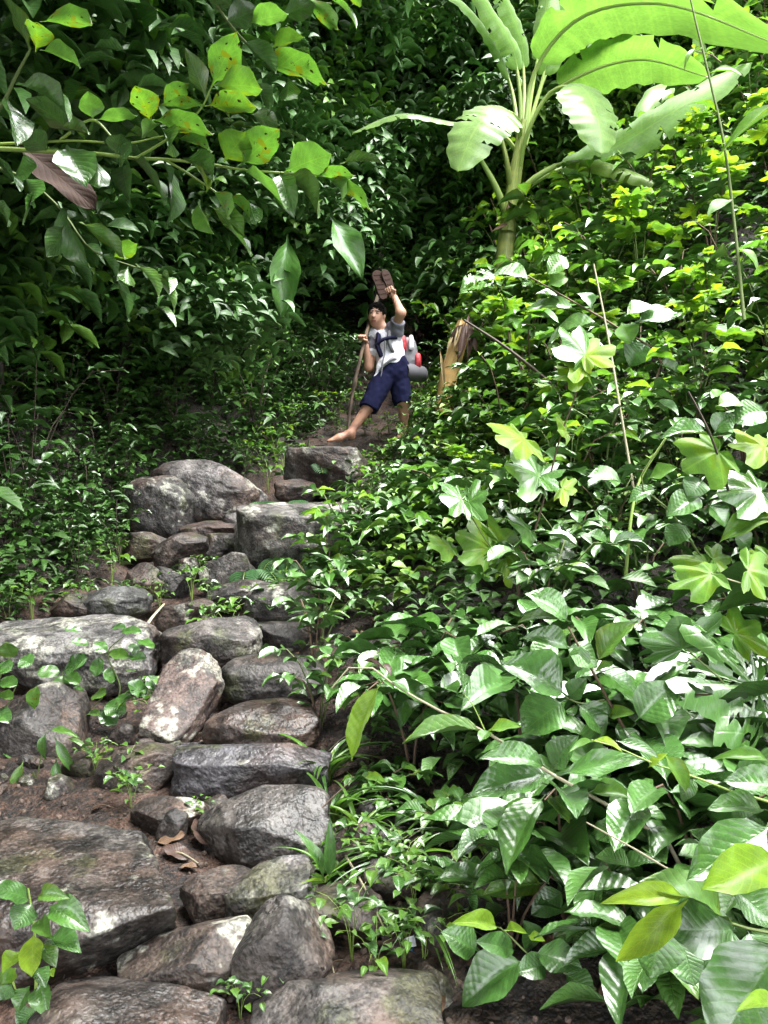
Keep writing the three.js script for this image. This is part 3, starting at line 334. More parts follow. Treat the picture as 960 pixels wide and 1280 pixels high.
  const brown = cloth([0.04, 0.026, 0.022]), tread = cloth([0.04, 0.025, 0.021]);
  for (const [px, py, dd, rz, ry, lab, mt] of [[474.5, 355, -0.16, 0.28, 0.35, 'brown sandal held up sole outward, closer to the stick top', tread], [485.5, 354.5, -0.12, 0.5, 0.75, 'brown sandal held up edge-on above the wrist', brown]]) {
    const s = thing('sandal', lab, 'sandal', base.clone().add(J(px, py, dd)), 'sandals in the raised hand'); s.rotation.set(-0.15, ry, rz); s.scale.setScalar(1.12); mesh('sole', soleG, mt, s);
    for (let k = 0; k < 5; k++) { const tr = mesh('tread_bar', new THREE.BoxGeometry(0.07, 0.008, 0.006), tread, s); tr.position.set(0, -0.09 + k * 0.042, 0.0145); }
    mesh('strap', tube([V(-0.045, 0.03, -0.012), V(-0.03, 0.04, -0.05), V(0.02, 0.04, -0.055), V(0.045, 0.03, -0.012)], 0.009, 0.009, 10, 5), brown, s); mesh('strap', tube([V(-0.035, -0.06, -0.012), V(-0.02, -0.07, -0.045), V(0.02, -0.07, -0.045), V(0.034, -0.06, -0.012)], 0.008, 0.008, 10, 5), brown, s);
  }
}
// ---------------------------------------------------------------- banana plant and the cut banana stump
function bananaLeaf(parent, pts, hw, up, mat, o = {}) {
  const c = new THREE.CatmullRomCurve3(pts), n = 30, m = 4, pos = [], uv = [], idx = [], r = rng(o.seed ?? 5), q = V(), tg = V(), side = V(), nm = V(), s0 = o.start ?? 0.2; const tears = []; for (let k = 0; k < (o.tears ?? 4); k++) tears.push([2 + Math.floor(r() * (n - 4)), r() < 0.5 ? -1 : 1, 0.3 + r() * 0.6]);
  for (let i = 0; i <= n; i++) {
    const t = i / n, a = lerp(s0, 1, t); c.getPoint(a, q); c.getTangent(a, tg); side.crossVectors(tg, up).normalize(); nm.crossVectors(side, tg).normalize();
    const w = hw * Math.pow(Math.sin(Math.PI * clamp(0.03 + 0.97 * Math.pow(t, 0.75))), 0.5) * (0.94 + 0.06 * Math.sin(t * 40));
    for (let j = -m; j <= m; j++) { const s = j / m, dr = (o.droop ?? 0.5) * Math.abs(s) ** 1.5 * (j < 0 ? o.dl ?? 1 : o.dr ?? 1), ang = dr * 1.2, x = s * w * Math.cos(ang * 0.6), z = -Math.abs(s) * w * Math.sin(ang * 0.6) + 0.05 * w * (1 - Math.abs(s)) + 0.03 * w * Math.sin(i * 1.9) * s; pos.push(q.x + side.x * x + nm.x * z, q.y + side.y * x + nm.y * z, q.z + side.z * x + nm.z * z); uv.push(0.5 + s / 2, t); }
  }
  const W = 2 * m + 1;
  for (let i = 0; i < n; i++) for (let j = 0; j < 2 * m; j++) { const s = (j + 0.5 - m) / m; if (tears.some(([ti, sg, dp]) => ti === i && Math.sign(s) === sg && Math.abs(s) > 1 - dp && (i + j) % 1 === 0 && Math.abs(s) > 0.3)) { const k = i * W + j; const f = Math.abs(s); if (f > 0.8) continue; idx.push(k, k + 1, k + W); continue; } const k = i * W + j; idx.push(k, k + 1, k + W, k + 1, k + W + 1, k + W); }
  const l = mesh('leaf', geoFrom(pos, uv, idx), mat, parent);
  mesh('midrib', tube(pts.map((p) => p.clone().addScaledVector(up, -0.012)), o.pr ?? 0.028, 0.006, 24, 6), M.bananaRib, l); return l;
}
M.bananaRib = std([0.3, 0.4, 0.12], { roughness: 0.45 });
{
  const D = 9, root = V(P(628, 300, D).x, 0, -D); root.y = ground(root.x, root.z);
  const b = thing('banana_plant', 'tall banana plant with broad torn leaves rising above the bank', 'banana plant', root), B = (px, py, dd = 0) => P(px, py, D + dd).sub(root);
  const stemM = std([0.3, 0.36, 0.1], { roughness: 0.5, map: T.banana });
  mesh('pseudostem', tube([V(0, -0.1, 0), B(630, 330), B(637, 265), B(645, 215), B(652, 165)], 0.13, (t) => lerp(0.14, 0.055, t), 16, 12), stemM, b);
  mesh('sheath', tube([B(634, 290, -0.06), B(641, 225, -0.08), B(648, 185, -0.09), B(655, 150, -0.05)], 0.08, 0.03, 12, 8), stemM, b);
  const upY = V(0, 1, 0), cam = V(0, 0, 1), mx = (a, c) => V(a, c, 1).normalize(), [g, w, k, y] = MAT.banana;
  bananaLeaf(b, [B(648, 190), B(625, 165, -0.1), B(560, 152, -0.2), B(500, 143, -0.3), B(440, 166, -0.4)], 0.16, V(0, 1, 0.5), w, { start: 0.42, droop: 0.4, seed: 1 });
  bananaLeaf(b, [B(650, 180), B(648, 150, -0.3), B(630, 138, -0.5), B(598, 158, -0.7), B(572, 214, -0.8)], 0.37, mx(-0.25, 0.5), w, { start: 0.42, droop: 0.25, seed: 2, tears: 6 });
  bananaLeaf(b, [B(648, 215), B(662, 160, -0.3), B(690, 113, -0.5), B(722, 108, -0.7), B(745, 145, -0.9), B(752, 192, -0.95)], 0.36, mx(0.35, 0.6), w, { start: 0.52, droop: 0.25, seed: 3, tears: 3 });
  bananaLeaf(b, [B(650, 180), B(640, 110, 0.1), B(618, 55, 0), B(585, 10, -0.2), B(530, -30, -0.5)], 0.2, V(0.6, 0.6, 0.6), g, { start: 0.3, droop: 0.4, seed: 4 });
  bananaLeaf(b, [B(652, 180), B(656, 110, 0.1), B(650, 50, 0), B(630, 0, -0.2), B(600, -60, -0.5)], 0.2, V(0.5, 0.3, 0.9), g, { start: 0.36, droop: 0.3, seed: 5 });
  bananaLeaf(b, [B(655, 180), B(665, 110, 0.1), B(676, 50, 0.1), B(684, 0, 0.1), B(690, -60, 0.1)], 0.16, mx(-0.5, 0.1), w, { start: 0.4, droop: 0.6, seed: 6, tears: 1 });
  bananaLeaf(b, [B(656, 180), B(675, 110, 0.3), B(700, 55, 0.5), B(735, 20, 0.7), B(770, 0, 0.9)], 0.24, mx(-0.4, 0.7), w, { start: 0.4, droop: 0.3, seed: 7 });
  bananaLeaf(b, [B(652, 185), B(680, 125, -0.1), B(730, 92, -0.3), B(800, 74, -0.5), B(885, 96, -0.7)], 0.3, V(0.0, 0.75, -0.65), g, { start: 0.36, droop: 0.2, dl: 0.3, seed: 8, tears: 2 });
  bananaLeaf(b, [B(655, 180), B(668, 90, -0.1), B(720, 25, -0.5), B(820, 4, -1), B(985, 60, -1.6)], 0.33, V(0.0, 0.75, -0.65), g, { start: 0.3, droop: 0.2, seed: 9, tears: 2 });
  bananaLeaf(b, [B(648, 240), B(690, 215, -0.1), B(760, 190, -0.2), B(850, 135, -0.4), B(940, 78, -0.4)], 0.26, mx(-0.4, 0.3), g, { start: 0.3, droop: 0.3, seed: 10, tears: 5 });
  bananaLeaf(b, [B(646, 250), B(680, 212, -0.2), B(730, 200, -0.5), B(790, 215, -0.7), B(840, 240, -0.8)], 0.2, V(0.1, 1, 0.4), k, { start: 0.4, droop: 1, seed: 11 });
  bananaLeaf(b, [B(654, 180), B(672, 120, 0.1), B(690, 60, 0.1), B(712, 10, 0.2), B(745, -50, 0.2)], 0.22, mx(-0.3, 0.4), g, { start: 0.36, droop: 0.4, seed: 12 });
  bananaLeaf(b, [B(652, 180), B(650, 110, -0.1), B(640, 60, -0.2), B(615, 20, -0.4), B(580, -40, -0.7)], 0.2, V(0.4, 0.3, 0.9), g, { start: 0.36, droop: 0.35, seed: 13 });
  mesh('cut_petiole', tube([B(634, 270), B(618, 230, -0.2), B(600, 198, -0.3)], 0.045, 0.022, 8, 6), M.bananaRib, b); mesh('cut_petiole', tube([B(640, 250), B(634, 205, -0.2), B(626, 170, -0.25)], 0.04, 0.02, 8, 6), stemM, b); mesh('cut_petiole', tube([B(640, 262), B(662, 228, -0.2), B(695, 207, -0.3)], 0.045, 0.03, 8, 6), M.bananaRib, b);
  for (const [a, c, e, f] of [[640, 250, 628, 275], [655, 235, 680, 215], [668, 220, 655, 250], [635, 280, 618, 285]]) addLeaf(b, G.lance[1], MAT.dead[2], B(a, c, -0.15), B(e, f, -0.3).sub(B(a, c, -0.15)), cam, 0.24, 0.045, 'dry_sheath');
  // second, smaller banana behind, and the cut stump
  const r2 = V(P(900, 300, 10).x, 0, -10); r2.y = ground(r2.x, r2.z); const b2 = thing('banana_plant', 'smaller banana plant half buried in the bushes behind the tall one', 'banana plant', r2), C = (px, py, dd = 0) => P(px, py, 10 + dd).sub(r2);
  mesh('pseudostem', tube([V(0, -0.1, 0), C(900, 250), C(900, 200)], 0.1, 0.06, 8, 8), stemM, b2);
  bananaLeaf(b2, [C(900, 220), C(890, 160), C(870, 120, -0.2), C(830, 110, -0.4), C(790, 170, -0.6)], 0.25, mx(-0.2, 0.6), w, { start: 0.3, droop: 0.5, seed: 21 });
  bananaLeaf(b2, [C(900, 220), C(905, 150), C(930, 100, -0.2), C(970, 110, -0.4), C(1010, 170, -0.6)], 0.28, mx(0.2, 0.6), g, { start: 0.3, droop: 0.4, seed: 22 });
  bananaLeaf(b2, [C(900, 220), C(893, 150, 0.1), C(885, 90, 0.1), C(870, 40)], 0.2, mx(0.3, 0.2), g, { start: 0.35, droop: 0.4, seed: 23 });
  const sr = V(P(556, 480, 7.7).x, 0, -7.7); sr.y = ground(sr.x, sr.z); const st = thing('banana_stump', 'cut yellowish banana stem with a brown peeling sheath beside the person', 'stump', sr), S = (px, py, dd = 0) => P(px, py, 7.7 + dd).sub(sr), tan = std([0.55, 0.36, 0.13], { map: T.banana, roughness: 0.6 });
  mesh('stem', tube([V(-0.02, -0.1, 0), S(560, 475), S(568, 445), S(576, 420), S(582, 404)], 0.09, 0.08, 12, 12), tan, st);
  for (const [a, c, e, f, wd, mt] of [[570, 458, 586, 396, 0.07, 1], [584, 455, 590, 402, 0.05, 0], [558, 440, 566, 418, 0.03, 2], [556, 492, 551, 440, 0.03, 2], [566, 440, 577, 400, 0.04, 2], [580, 404, 563, 428, 0.09, 0], [582, 406, 596, 436, 0.08, 1]]) addLeaf(st, G.lance[0], mt === 2 ? MAT.straw : MAT.dead[mt], S(a, c, -0.1), S(e, f, -0.12).sub(S(a, c, -0.1)), cam, Math.hypot(a - e, c - f) / 130 * 1.15, wd, 'sheath_strip');
}

// ---------------------------------------------------------------- branches and plants placed leaf by leaf
const KIND = { o: 'ovate', e: 'elliptic', q: 'quilt', r: 'round', l: 'lance', x: 'eaten', s: 'strap' };
const flatUp = (r, k = 0.55) => V((r() - 0.5) * 0.7, 0.85, k + (r() - 0.5) * 0.6);
function placed(name, label, category, D, map, root, stems, leaves, o = {}) {
  const r = rng(o.seed ?? 3), p0 = root.clone(), g = thing(name, label, category, p0, o.group), at = (x, y, dd = 0) => { const [a, b] = map(x, y); return P(a, b, D + dd).sub(p0); };
  for (const [pts, r0, r1, mt] of stems) mesh(o.stemName ?? 'stem', tube(pts.map((q) => q.isVector3 ? q.clone().sub(p0) : at(...q)), r0, r1, 20, 6), mt ?? M.stem, g);
  for (const [bx, by, tx, ty, w, tone, kind = 'o', dd = 0] of leaves) {
    const b = at(bx, by, dd), tip = at(tx, ty, dd - 0.03 + (r() - 0.6) * 0.05), dir = tip.clone().sub(b), [x0] = map(0, 0), [x1] = map(1, 0), len = dir.length() * 1.06, wid = w * (x1 - x0) / F * D * 1.12, lob = kind === 'L' || kind === 'E';
    const geo = lob ? (kind === 'E' ? G.lobedEaten[0] : pick(G.lobed, r)) : pick(G[KIND[kind]], r), mt = lob ? MAT.lobed[tone] : pick(MAT[tone], r);
    addLeaf(g, geo, mt, b, dir, o.under ? V((r() - 0.5) * 0.8, 0.75, -0.1 - r() * 0.7) : flatUp(r, o.face ?? 0.7), lob ? len : len, lob ? wid * 0.95 : wid, 'leaf');
  }
  return g;
}
const half = (x, y) => [x / 2, y / 2];
placed('overhanging_branch', 'leafy branch with spotted yellow-green leaves hanging over the shaded side of the trail', 'branch', 1.55, half, P(-60, 190, 1.55),
  [[[[-120, 368], [0, 372], [150, 380], [250, 385], [340, 396], [410, 398], [520, 410], [610, 425], [705, 432]], 0.0052, 0.002, M.stemGreen], [[[340, 396], [430, 340], [500, 275], [530, 215]], 0.003, 0.0015, M.stemGreen], [[[150, 350], [232, 300], [300, 356], [410, 340]], 0.003, 0.0015, M.stemGreen], [[[410, 398], [480, 440], [560, 500], [590, 560]], 0.0028, 0.0015, M.stemGreen], [[[705, 432], [800, 440], [860, 460]], 0.002, 0.001, M.stemGreen], [[[0, 360], [90, 356], [180, 352], [260, 356]], 0.003, 0.002, M.stemGreen]],
  [[530, 215, 592, 82, 75, 'spot', 'e'], [515, 245, 465, 125, 50, 'mid', 'e'], [535, 215, 668, 210, 70, 'bright', 'e'], [515, 265, 640, 268, 66, 'spot', 'e'], [515, 265, 410, 262, 32, 'spot', 'e'], [232, 300, 222, 228, 54, 'bright', 'e'], [240, 300, 340, 290, 34, 'bright', 'e'], [378, 305, 340, 210, 66, 'spot', 'e'], [405, 265, 470, 210, 48, 'spot', 'e'], [380, 300, 528, 335, 62, 'spot', 'e'], [400, 308, 345, 340, 40, 'bright', 'e'], [440, 345, 535, 375, 32, 'spot', 'e'], [560, 405, 615, 330, 82, 'bright', 'e'], [600, 415, 697, 322, 82, 'spot', 'e'], [605, 420, 712, 518, 78, 'bright', 'e'], [710, 430, 828, 382, 84, 'bright', 'e'], [710, 434, 822, 530, 86, 'mid', 'e'], [795, 438, 885, 440, 44, 'spot', 'e'], [810, 440, 925, 525, 46, 'spot', 'e'], [830, 445, 868, 505, 40, 'bright', 'e'], [850, 410, 960, 395, 36, 'mid', 'e'], [480, 405, 528, 472, 42, 'yellow', 'e'], [530, 475, 585, 548, 48, 'spot', 'e'], [500, 500, 515, 582, 54, 'bright', 'e'], [525, 515, 618, 592, 58, 'mid', 'e'], [560, 560, 627, 638, 46, 'bright', 'e'], [560, 490, 642, 542, 32, 'spot', 'e'], [410, 400, 440, 555, 95, 'dark', 'e'], [330, 392, 420, 505, 84, 'dark', 'e'], [405, 320, 440, 385, 62, 'dark', 'e'], [240, 395, 250, 482, 52, 'mid', 'e'], [165, 365, 215, 458, 92, 'dark', 'e'], [185, 335, 72, 245, 88, 'dark', 'e'], [150, 320, 232, 325, 42, 'mid', 'e'], [300, 350, 305, 412, 62, 'pale', 'e'], [620, 500, 640, 560, 46, 'pale', 'e'], [455, 395, 560, 440, 60, 'mid', 'e'], [290, 390, 300, 330, 50, 'mid', 'e'], [120, 380, 60, 330, 60, 'dark', 'e'], [60, 375, 40, 470, 70, 'dark', 'e'], [700, 430, 730, 530, 60, 'mid', 'e']], { under: 1, seed: 11, stemName: 'twig' });
placed('overhanging_branch', 'upright twig with four long leaves at the edge of the dark canopy', 'branch', 1.35, half, P(-40, 170, 1.35), [[[[-60, 330], [0, 270], [40, 190], [75, 125]], 0.004, 0.002, M.stem]],
  [[75, 125, 10, -10, 64, 'mid', 'e'], [100, 55, 248, 48, 48, 'spot', 'e'], [90, 130, 96, 42, 62, 'spot', 'e'], [100, 125, 212, 158, 54, 'bright', 'e'], [40, 210, 202, 272, 62, 'dark', 'e'], [15, 250, 50, 355, 74, 'pale', 'e'], [-30, 390, 50, 475, 76, 'pale', 'e'], [-20, 500, 28, 565, 44, 'mid', 'e']], { under: 1, seed: 12, stemName: 'twig' });
placed('overhanging_branch', 'slender drooping twig with narrow pale leaves below the spotted branch', 'branch', 1.9, half, P(-40, 205, 1.9), [[[[-80, 400], [50, 440], [145, 515], [230, 625], [330, 665], [440, 700]], 0.004, 0.0015, M.stem]],
  [[150, 505, 216, 668, 84, 'dark', 'e'], [200, 555, 312, 645, 48, 'mid', 'e'], [320, 665, 320, 722, 46, 'silver', 'e'], [340, 660, 412, 742, 34, 'mid', 'e'], [360, 670, 482, 782, 28, 'mid', 'l'], [380, 762, 447, 802, 30, 'silver', 'l'], [400, 690, 442, 716, 36, 'silver', 'o'], [250, 630, 300, 700, 40, 'mid', 'e'], [100, 480, 60, 560, 60, 'dark', 'e'], [60, 440, 100, 520, 60, 'dark', 'e'], [280, 645, 340, 610, 40, 'bright', 'e'], [180, 560, 120, 640, 60, 'dark', 'e'], [290, 690, 320, 800, 40, 'dark', 'e']], { seed: 13, under: 1, stemName: 'twig' });
placed('overhanging_branch', 'high twig with translucent green leaves catching light above the spotted branch', 'branch', 2.1, half, P(300, -40, 2.1), [[[[500, -60], [560, 40], [620, 110], [700, 160]], 0.005, 0.002, M.stem], [[[700, -60], [760, 0], [830, 10]], 0.004, 0.002, M.stem]],
  [[640, 150, 825, 205, 84, 'spot', 'e'], [600, 100, 705, 182, 54, 'dark', 'e'], [830, 0, 905, 55, 36, 'bright', 'l'], [760, -10, 850, 75, 40, 'spot', 'e'], [735, 120, 806, 150, 20, 'silver', 'l'], [625, 285, 702, 312, 42, 'silver', 'e'], [705, 325, 782, 372, 32, 'silver', 'e'], [560, 60, 650, 20, 60, 'mid', 'e'], [620, 60, 720, 30, 60, 'bright', 'e'], [680, 120, 760, 80, 50, 'bright', 'e'], [560, 130, 630, 190, 60, 'dark', 'e'], [850, -30, 930, 10, 40, 'bright', 'l'], [720, 190, 720, 260, 50, 'dark', 'e'], [700, 40, 790, 10, 50, 'mid', 'e'], [585, 20, 520, -20, 60, 'dark', 'e'], [640, 200, 680, 290, 50, 'dark', 'e']], { under: 1, seed: 14, stemName: 'twig' });
{ // dead brown leaf caught on the branch, and two long strap leaves hanging in the shade
  const d = addLeaf(scene, G.round[0], MAT.dead[0], P(20, 178, 1.62), P(132, 272, 1.66).sub(P(20, 178, 1.62)), V(0.2, 0.5, 0.8), 0.2, 0.085, numbered('dead_leaf')); tag(d, 'large dry brown leaf caught on the spotted branch', 'leaf');
  for (const [a, b, c, e, wd, D] of [[360, 292, 352, 392, 0.24, 6.4], [412, 268, 452, 342, 0.24, 6.4]]) { const m = addLeaf(scene, G.elliptic[1], MAT.dark[1], P(a, b, D), P(c, e, D).sub(P(a, b, D)), V(0.2, 0.3, 1), Math.hypot(a - c, b - e) / F * D * 1.1, wd, numbered('hanging_leaf')); tag(m, a < 400 ? 'broad pale leaf blade hanging limp in the shade with a torn tip' : 'dark blue-green leaf blade hanging above the raised sandals', 'leaf'); }
}
const C1 = (x, y) => [560 + x / 2.4, 700 + y / 2.4], C2 = (x, y) => [560 + x / 2.4, 980 + y / 2.4], C3 = (x, y) => [380 + x / 3.43, 780 + y / 3.43], C4 = (x, y) => [660 + x / 3.2, 480 + y / 3.2], C5 = (x, y) => [440 + x / 3.43, 540 + y / 3.43], C6 = (x, y) => [x / 4, 740 + y / 4];
const rootAt = (x, d) => onGround(x, -d, -0.03);
{ const R = rootAt(0.62, 2.2); placed('quilted_shrub', 'shrub with large deeply veined glossy leaves on an arching stem, the middle of the bush', 'shrub', 2.15, C1, R, [[[R, [620, 640], [525, 500], [440, 345], [360, 200]], 0.008, 0.003, M.stemBrown], [[[470, 420], [400, 430], [352, 412]], 0.003, 0.002, M.stem]],
  [[365, 190, 250, 88, 98, 'pale', 'q'], [372, 185, 215, 160, 42, 'mid', 'q'], [445, 312, 542, 175, 92, 'mid', 'q'], [450, 330, 582, 402, 78, 'pale', 'q'], [440, 335, 490, 310, 45, 'mid'], [358, 410, 190, 285, 150, 'pale', 'q'], [352, 420, 222, 512, 130, 'pale', 'q'], [362, 420, 408, 355, 56, 'mid', 'q'], [385, 430, 487, 515, 92, 'mid', 'q'], [480, 470, 552, 452, 42, 'bright'], [370, 270, 245, 210, 72, 'dark', 'q'], [350, 260, 450, 315, 92, 'dark', 'q'], [400, 250, 380, 340, 60, 'dark', 'q'], [500, 480, 430, 420, 50, 'dark', 'q'], [520, 500, 560, 560, 60, 'dark', 'q'], [330, 240, 250, 300, 80, 'dark', 'q', 0.12], [560, 560, 480, 610, 70, 'dark', 'q', 0.1]], { seed: 21 }); }
{ const R = rootAt(0.72, 1.75); placed('arching_shrub', 'long arching branch with a limp yellow-green leaf at its tip', 'shrub', 1.85, (x, y) => [x, y], R, [[[R, [840, 1060], [810, 1036], [748, 1000], [685, 965], [607, 915], [543, 885], [488, 853], [451, 828], [430, 840], [415, 860]], 0.006, 0.0018, M.stemPale], [[[607, 915], [590, 880], [580, 868]], 0.002, 0.001, M.stemGreen]],
  [[478, 850, 434, 948, 30, 'yellow', 'q'], [490, 852, 512, 862, 24, 'mid'], [452, 826, 480, 830, 7, 'straw', 'l'], [478, 828, 490, 842, 8, 'straw', 'l'], [580, 872, 566, 818, 56, 'pale', 'x'], [607, 914, 505, 912, 28, 'mid', 'q'], [610, 914, 650, 905, 20, 'bright'], [612, 914, 600, 925, 16, 'mid'], [685, 960, 606, 938, 34, 'pale', 'q'], [690, 967, 589, 988, 46, 'pale', 'q'], [688, 962, 716, 920, 34, 'pale', 'q'], [696, 969, 804, 950, 32, 'pale', 'e'], [735, 992, 793, 990, 26, 'bright'], [745, 1000, 700, 1020, 26, 'dark', 'q'], [800, 1030, 745, 1044, 46, 'pale', 'r'], [805, 1034, 838, 1066, 34, 'dark', 'q'], [790, 1026, 812, 992, 30, 'mid'], [770, 1012, 835, 1015, 32, 'dark', 'q'], [700, 985, 722, 1005, 30, 'dark', 'q']].map((l) => { if (l[5] === 'straw') l[5] = 'dead'; return l; }), { seed: 22, face: 0.5 }); }
{ const R = rootAt(0.95, 1.5); placed('lanceleaf_shrub', 'slim branch of bright pointed leaves reaching across the big glossy leaves', 'shrub', 1.6, C1, R, [[[R, [1080, 780], [960, 725], [840, 690], [740, 650], [600, 605], [520, 565], [430, 540]], 0.005, 0.0016, M.stemGreen]],
  [[440, 545, 368, 560, 22, 'bright', 'l'], [430, 542, 520, 545, 32, 'yellow', 'l'], [500, 542, 640, 582, 36, 'pale', 'l'], [645, 580, 752, 695, 52, 'bright', 'l'], [600, 625, 652, 575, 26, 'yellow', 'l'], [840, 690, 985, 625, 96, 'pale', 'e'], [970, 605, 822, 558, 40, 'bright', 'l'], [740, 652, 700, 720, 46, 'dark', 'l'], [900, 705, 860, 780, 60, 'mid', 'l']], { seed: 23 }); }
{ const R = rootAt(0.15, 1.62); placed('serrated_shrub', 'low plant with serrated ribbed leaves and small yellow young ones at the tip', 'shrub', 1.75, C2, R, [[[R, [460, 640], [350, 565], [250, 520], [200, 470], [155, 430]], 0.005, 0.0018, M.stem]],
  [[155, 432, 34, 398, 54, 'yellow', 'q'], [168, 440, 228, 436, 30, 'yellow'], [240, 455, 288, 466, 26, 'yellow'], [238, 522, 28, 645, 124, 'mid', 'q'], [92, 505, -8, 440, 92, 'mid', 'q'], [205, 500, 92, 470, 64, 'dark', 'q'], [255, 505, 400, 545, 96, 'dark', 'q'], [345, 565, 442, 635, 82, 'mid', 'q'], [300, 540, 210, 560, 70, 'dark', 'q'], [515, 640, 432, 715, 74, 'dark', 'q'], [250, 500, 240, 420, 80, 'dark', 'q', 0.06], [420, 600, 520, 560, 80, 'dark', 'q', 0.08], [380, 600, 330, 700, 80, 'dark', 'q', 0.05], [240, 520, 320, 600, 70, 'dark', 'q', 0.1]], { seed: 24 }); }
{ const R = rootAt(0.45, 1.95); placed('quilted_shrub', 'dark ribbed shrub crouching in front of the hidden smooth boulder', 'shrub', 1.95, C2, R, [[[R, [420, 480], [380, 330], [310, 280]], 0.006, 0.002, M.stemBrown], [[R, [520, 450], [570, 385]], 0.005, 0.002, M.stemBrown]],
  [[308, 282, 188, 178, 76, 'dark', 'q'], [292, 302, 112, 312, 96, 'mid', 'q'], [500, 262, 292, 238, 96, 'dark', 'q'], [572, 385, 308, 460, 86, 'mid', 'q'], [330, 300, 420, 180, 90, 'dark', 'q'], [380, 330, 470, 390, 80, 'dark', 'q'], [350, 320, 250, 390, 80, 'dark', 'q'], [400, 380, 300, 350, 70, 'dark', 'q', 0.1], [420, 470, 360, 560, 80, 'dark', 'q', 0.1], [560, 330, 500, 220, 90, 'dark', 'q', 0.1], [440, 480, 540, 500, 90, 'dark', 'q', 0.1], [470, 250, 420, 110, 80, 'dark', 'q', 0.12]], { seed: 25 }); }
{ const R = rootAt(0.62, 1.25); placed('broadleaf_shrub', 'branch with vivid lime young leaves above large rounded dark ones', 'shrub', 1.3, C2, R, [[[R, [1100, 520], [960, 445], [860, 425], [790, 385], [720, 345]], 0.005, 0.002, M.stem], [[R, [1040, 380], [880, 340], [725, 290], [560, 195], [415, 115]], 0.004, 0.0012, M.stemPale]],
  [[722, 340, 498, 318, 60, 'yellow', 'l', -0.05], [720, 346, 503, 545, 78, 'yellow', 'l', -0.05], [868, 440, 660, 440, 150, 'mid', 'r'], [850, 418, 605, 270, 112, 'mid', 'e'], [640, 395, 612, 585, 150, 'dark', 'q', 0.08], [860, 430, 780, 560, 100, 'dark', 'q', 0.1], [900, 440, 960, 560, 100, 'dark', 'r', 0.1], [700, 470, 740, 600, 110, 'dark', 'r', 0.14]], { seed: 26 }); }
{ const R = rootAt(0.75, 1.05); placed('broadleaf_shrub', 'cluster of very large pale glossy leaves with one lime leaf', 'shrub', 1.12, C2, R, [[[R, [1120, 500], [1060, 260], [980, 140]], 0.006, 0.003, M.stem], [[R, [1080, 620], [1000, 470]], 0.005, 0.003, M.stem]],
  [[985, 120, 725, 285, 150, 'pale', 'e', 0.05], [1010, 225, 772, 308, 125, 'yellow', 'e', -0.02], [838, 302, 1000, 430, 120, 'pale', 'e', 0.02], [775, 210, 748, 138, 60, 'pale', 'e', 0.1], [1010, 470, 815, 770, 230, 'pale', 'r', -0.05], [1000, 660, 885, 650, 46, 'yellow', 'l', -0.1], [960, 80, 790, 60, 80, 'mid', 'e', 0.1], [1020, 20, 840, -20, 100, 'pale', 'e', 0.1]], { seed: 27 }); }
{ const R = rootAt(0.98, 2.3); placed('lobed_climber', 'climber with huge lobed leaves, one riddled with insect holes', 'climber', 2.1, C1, R, [[[R, [1060, 560], [940, 400]], 0.005, 0.003, M.stem], [[R, [860, 420], [720, 270]], 0.004, 0.002, M.stem], [[R, [1000, 300], [960, 115], [790, 40]], 0.004, 0.0018, M.stemPale]],
  [[925, 385, 690, 372, 300, 3, 'E'], [705, 265, 690, 165, 200, 0, 'L', 0.12], [720, 455, 660, 540, 230, 0, 'L', 0.05], [792, 42, 655, 74, 110, 1, 'L'], [900, 30, 990, 50, 150, 1, 'L'], [860, 220, 940, 180, 150, 1, 'L', 0.1], [560, 485, 690, 365, 115, 'pale', 'q'], [880, 520, 980, 560, 160, 0, 'L', 0.1], [800, 560, 700, 600, 160, 0, 'L', 0.2]], { seed: 28, face: 0.9 }); }
{ const R = rootAt(0.62, 3.6); placed('lobed_climber', 'reddish-stemmed climber with broad maple-like leaves in the middle of the bright bank', 'climber', 3.7, C5, R, [[[R, [720, 560], [770, 460], [830, 260], [900, 0], [960, -160], [1010, -330]], 0.007, 0.003, M.stemBrown], [[R, [690, 600], [600, 500], [480, 310]], 0.006, 0.003, M.stem]],
  [[740, 30, 610, 20, 260, 2, 'L'], [800, 185, 660, 135, 290, 0, 'L'], [800, 190, 920, 150, 200, 3, 'L'], [640, 480, 690, 420, 210, 1, 'L'], [590, 500, 440, 420, 210, 1, 'L'], [470, 290, 370, 270, 220, 3, 'L'], [500, 300, 580, 250, 180, 3, 'L'], [420, 490, 330, 480, 150, 1, 'L'], [860, 480, 960, 510, 230, 0, 'L'], [900, 240, 970, 250, 150, 2, 'L'], [660, 540, 750, 570, 170, 1, 'L'], [920, 0, 880, -70, 120, 2, 'L'], [560, 560, 620, 640, 170, 0, 'L'], [760, 420, 680, 380, 200, 0, 'L'], [1000, -330, 1130, -380, 190, 2, 'L'], [990, -290, 880, -330, 180, 2, 'L'], [980, -250, 860, -240, 130, 2, 'L'], [1000, -330, 900, -460, 200, 3, 'L']], { seed: 29, face: 0.75 }); }
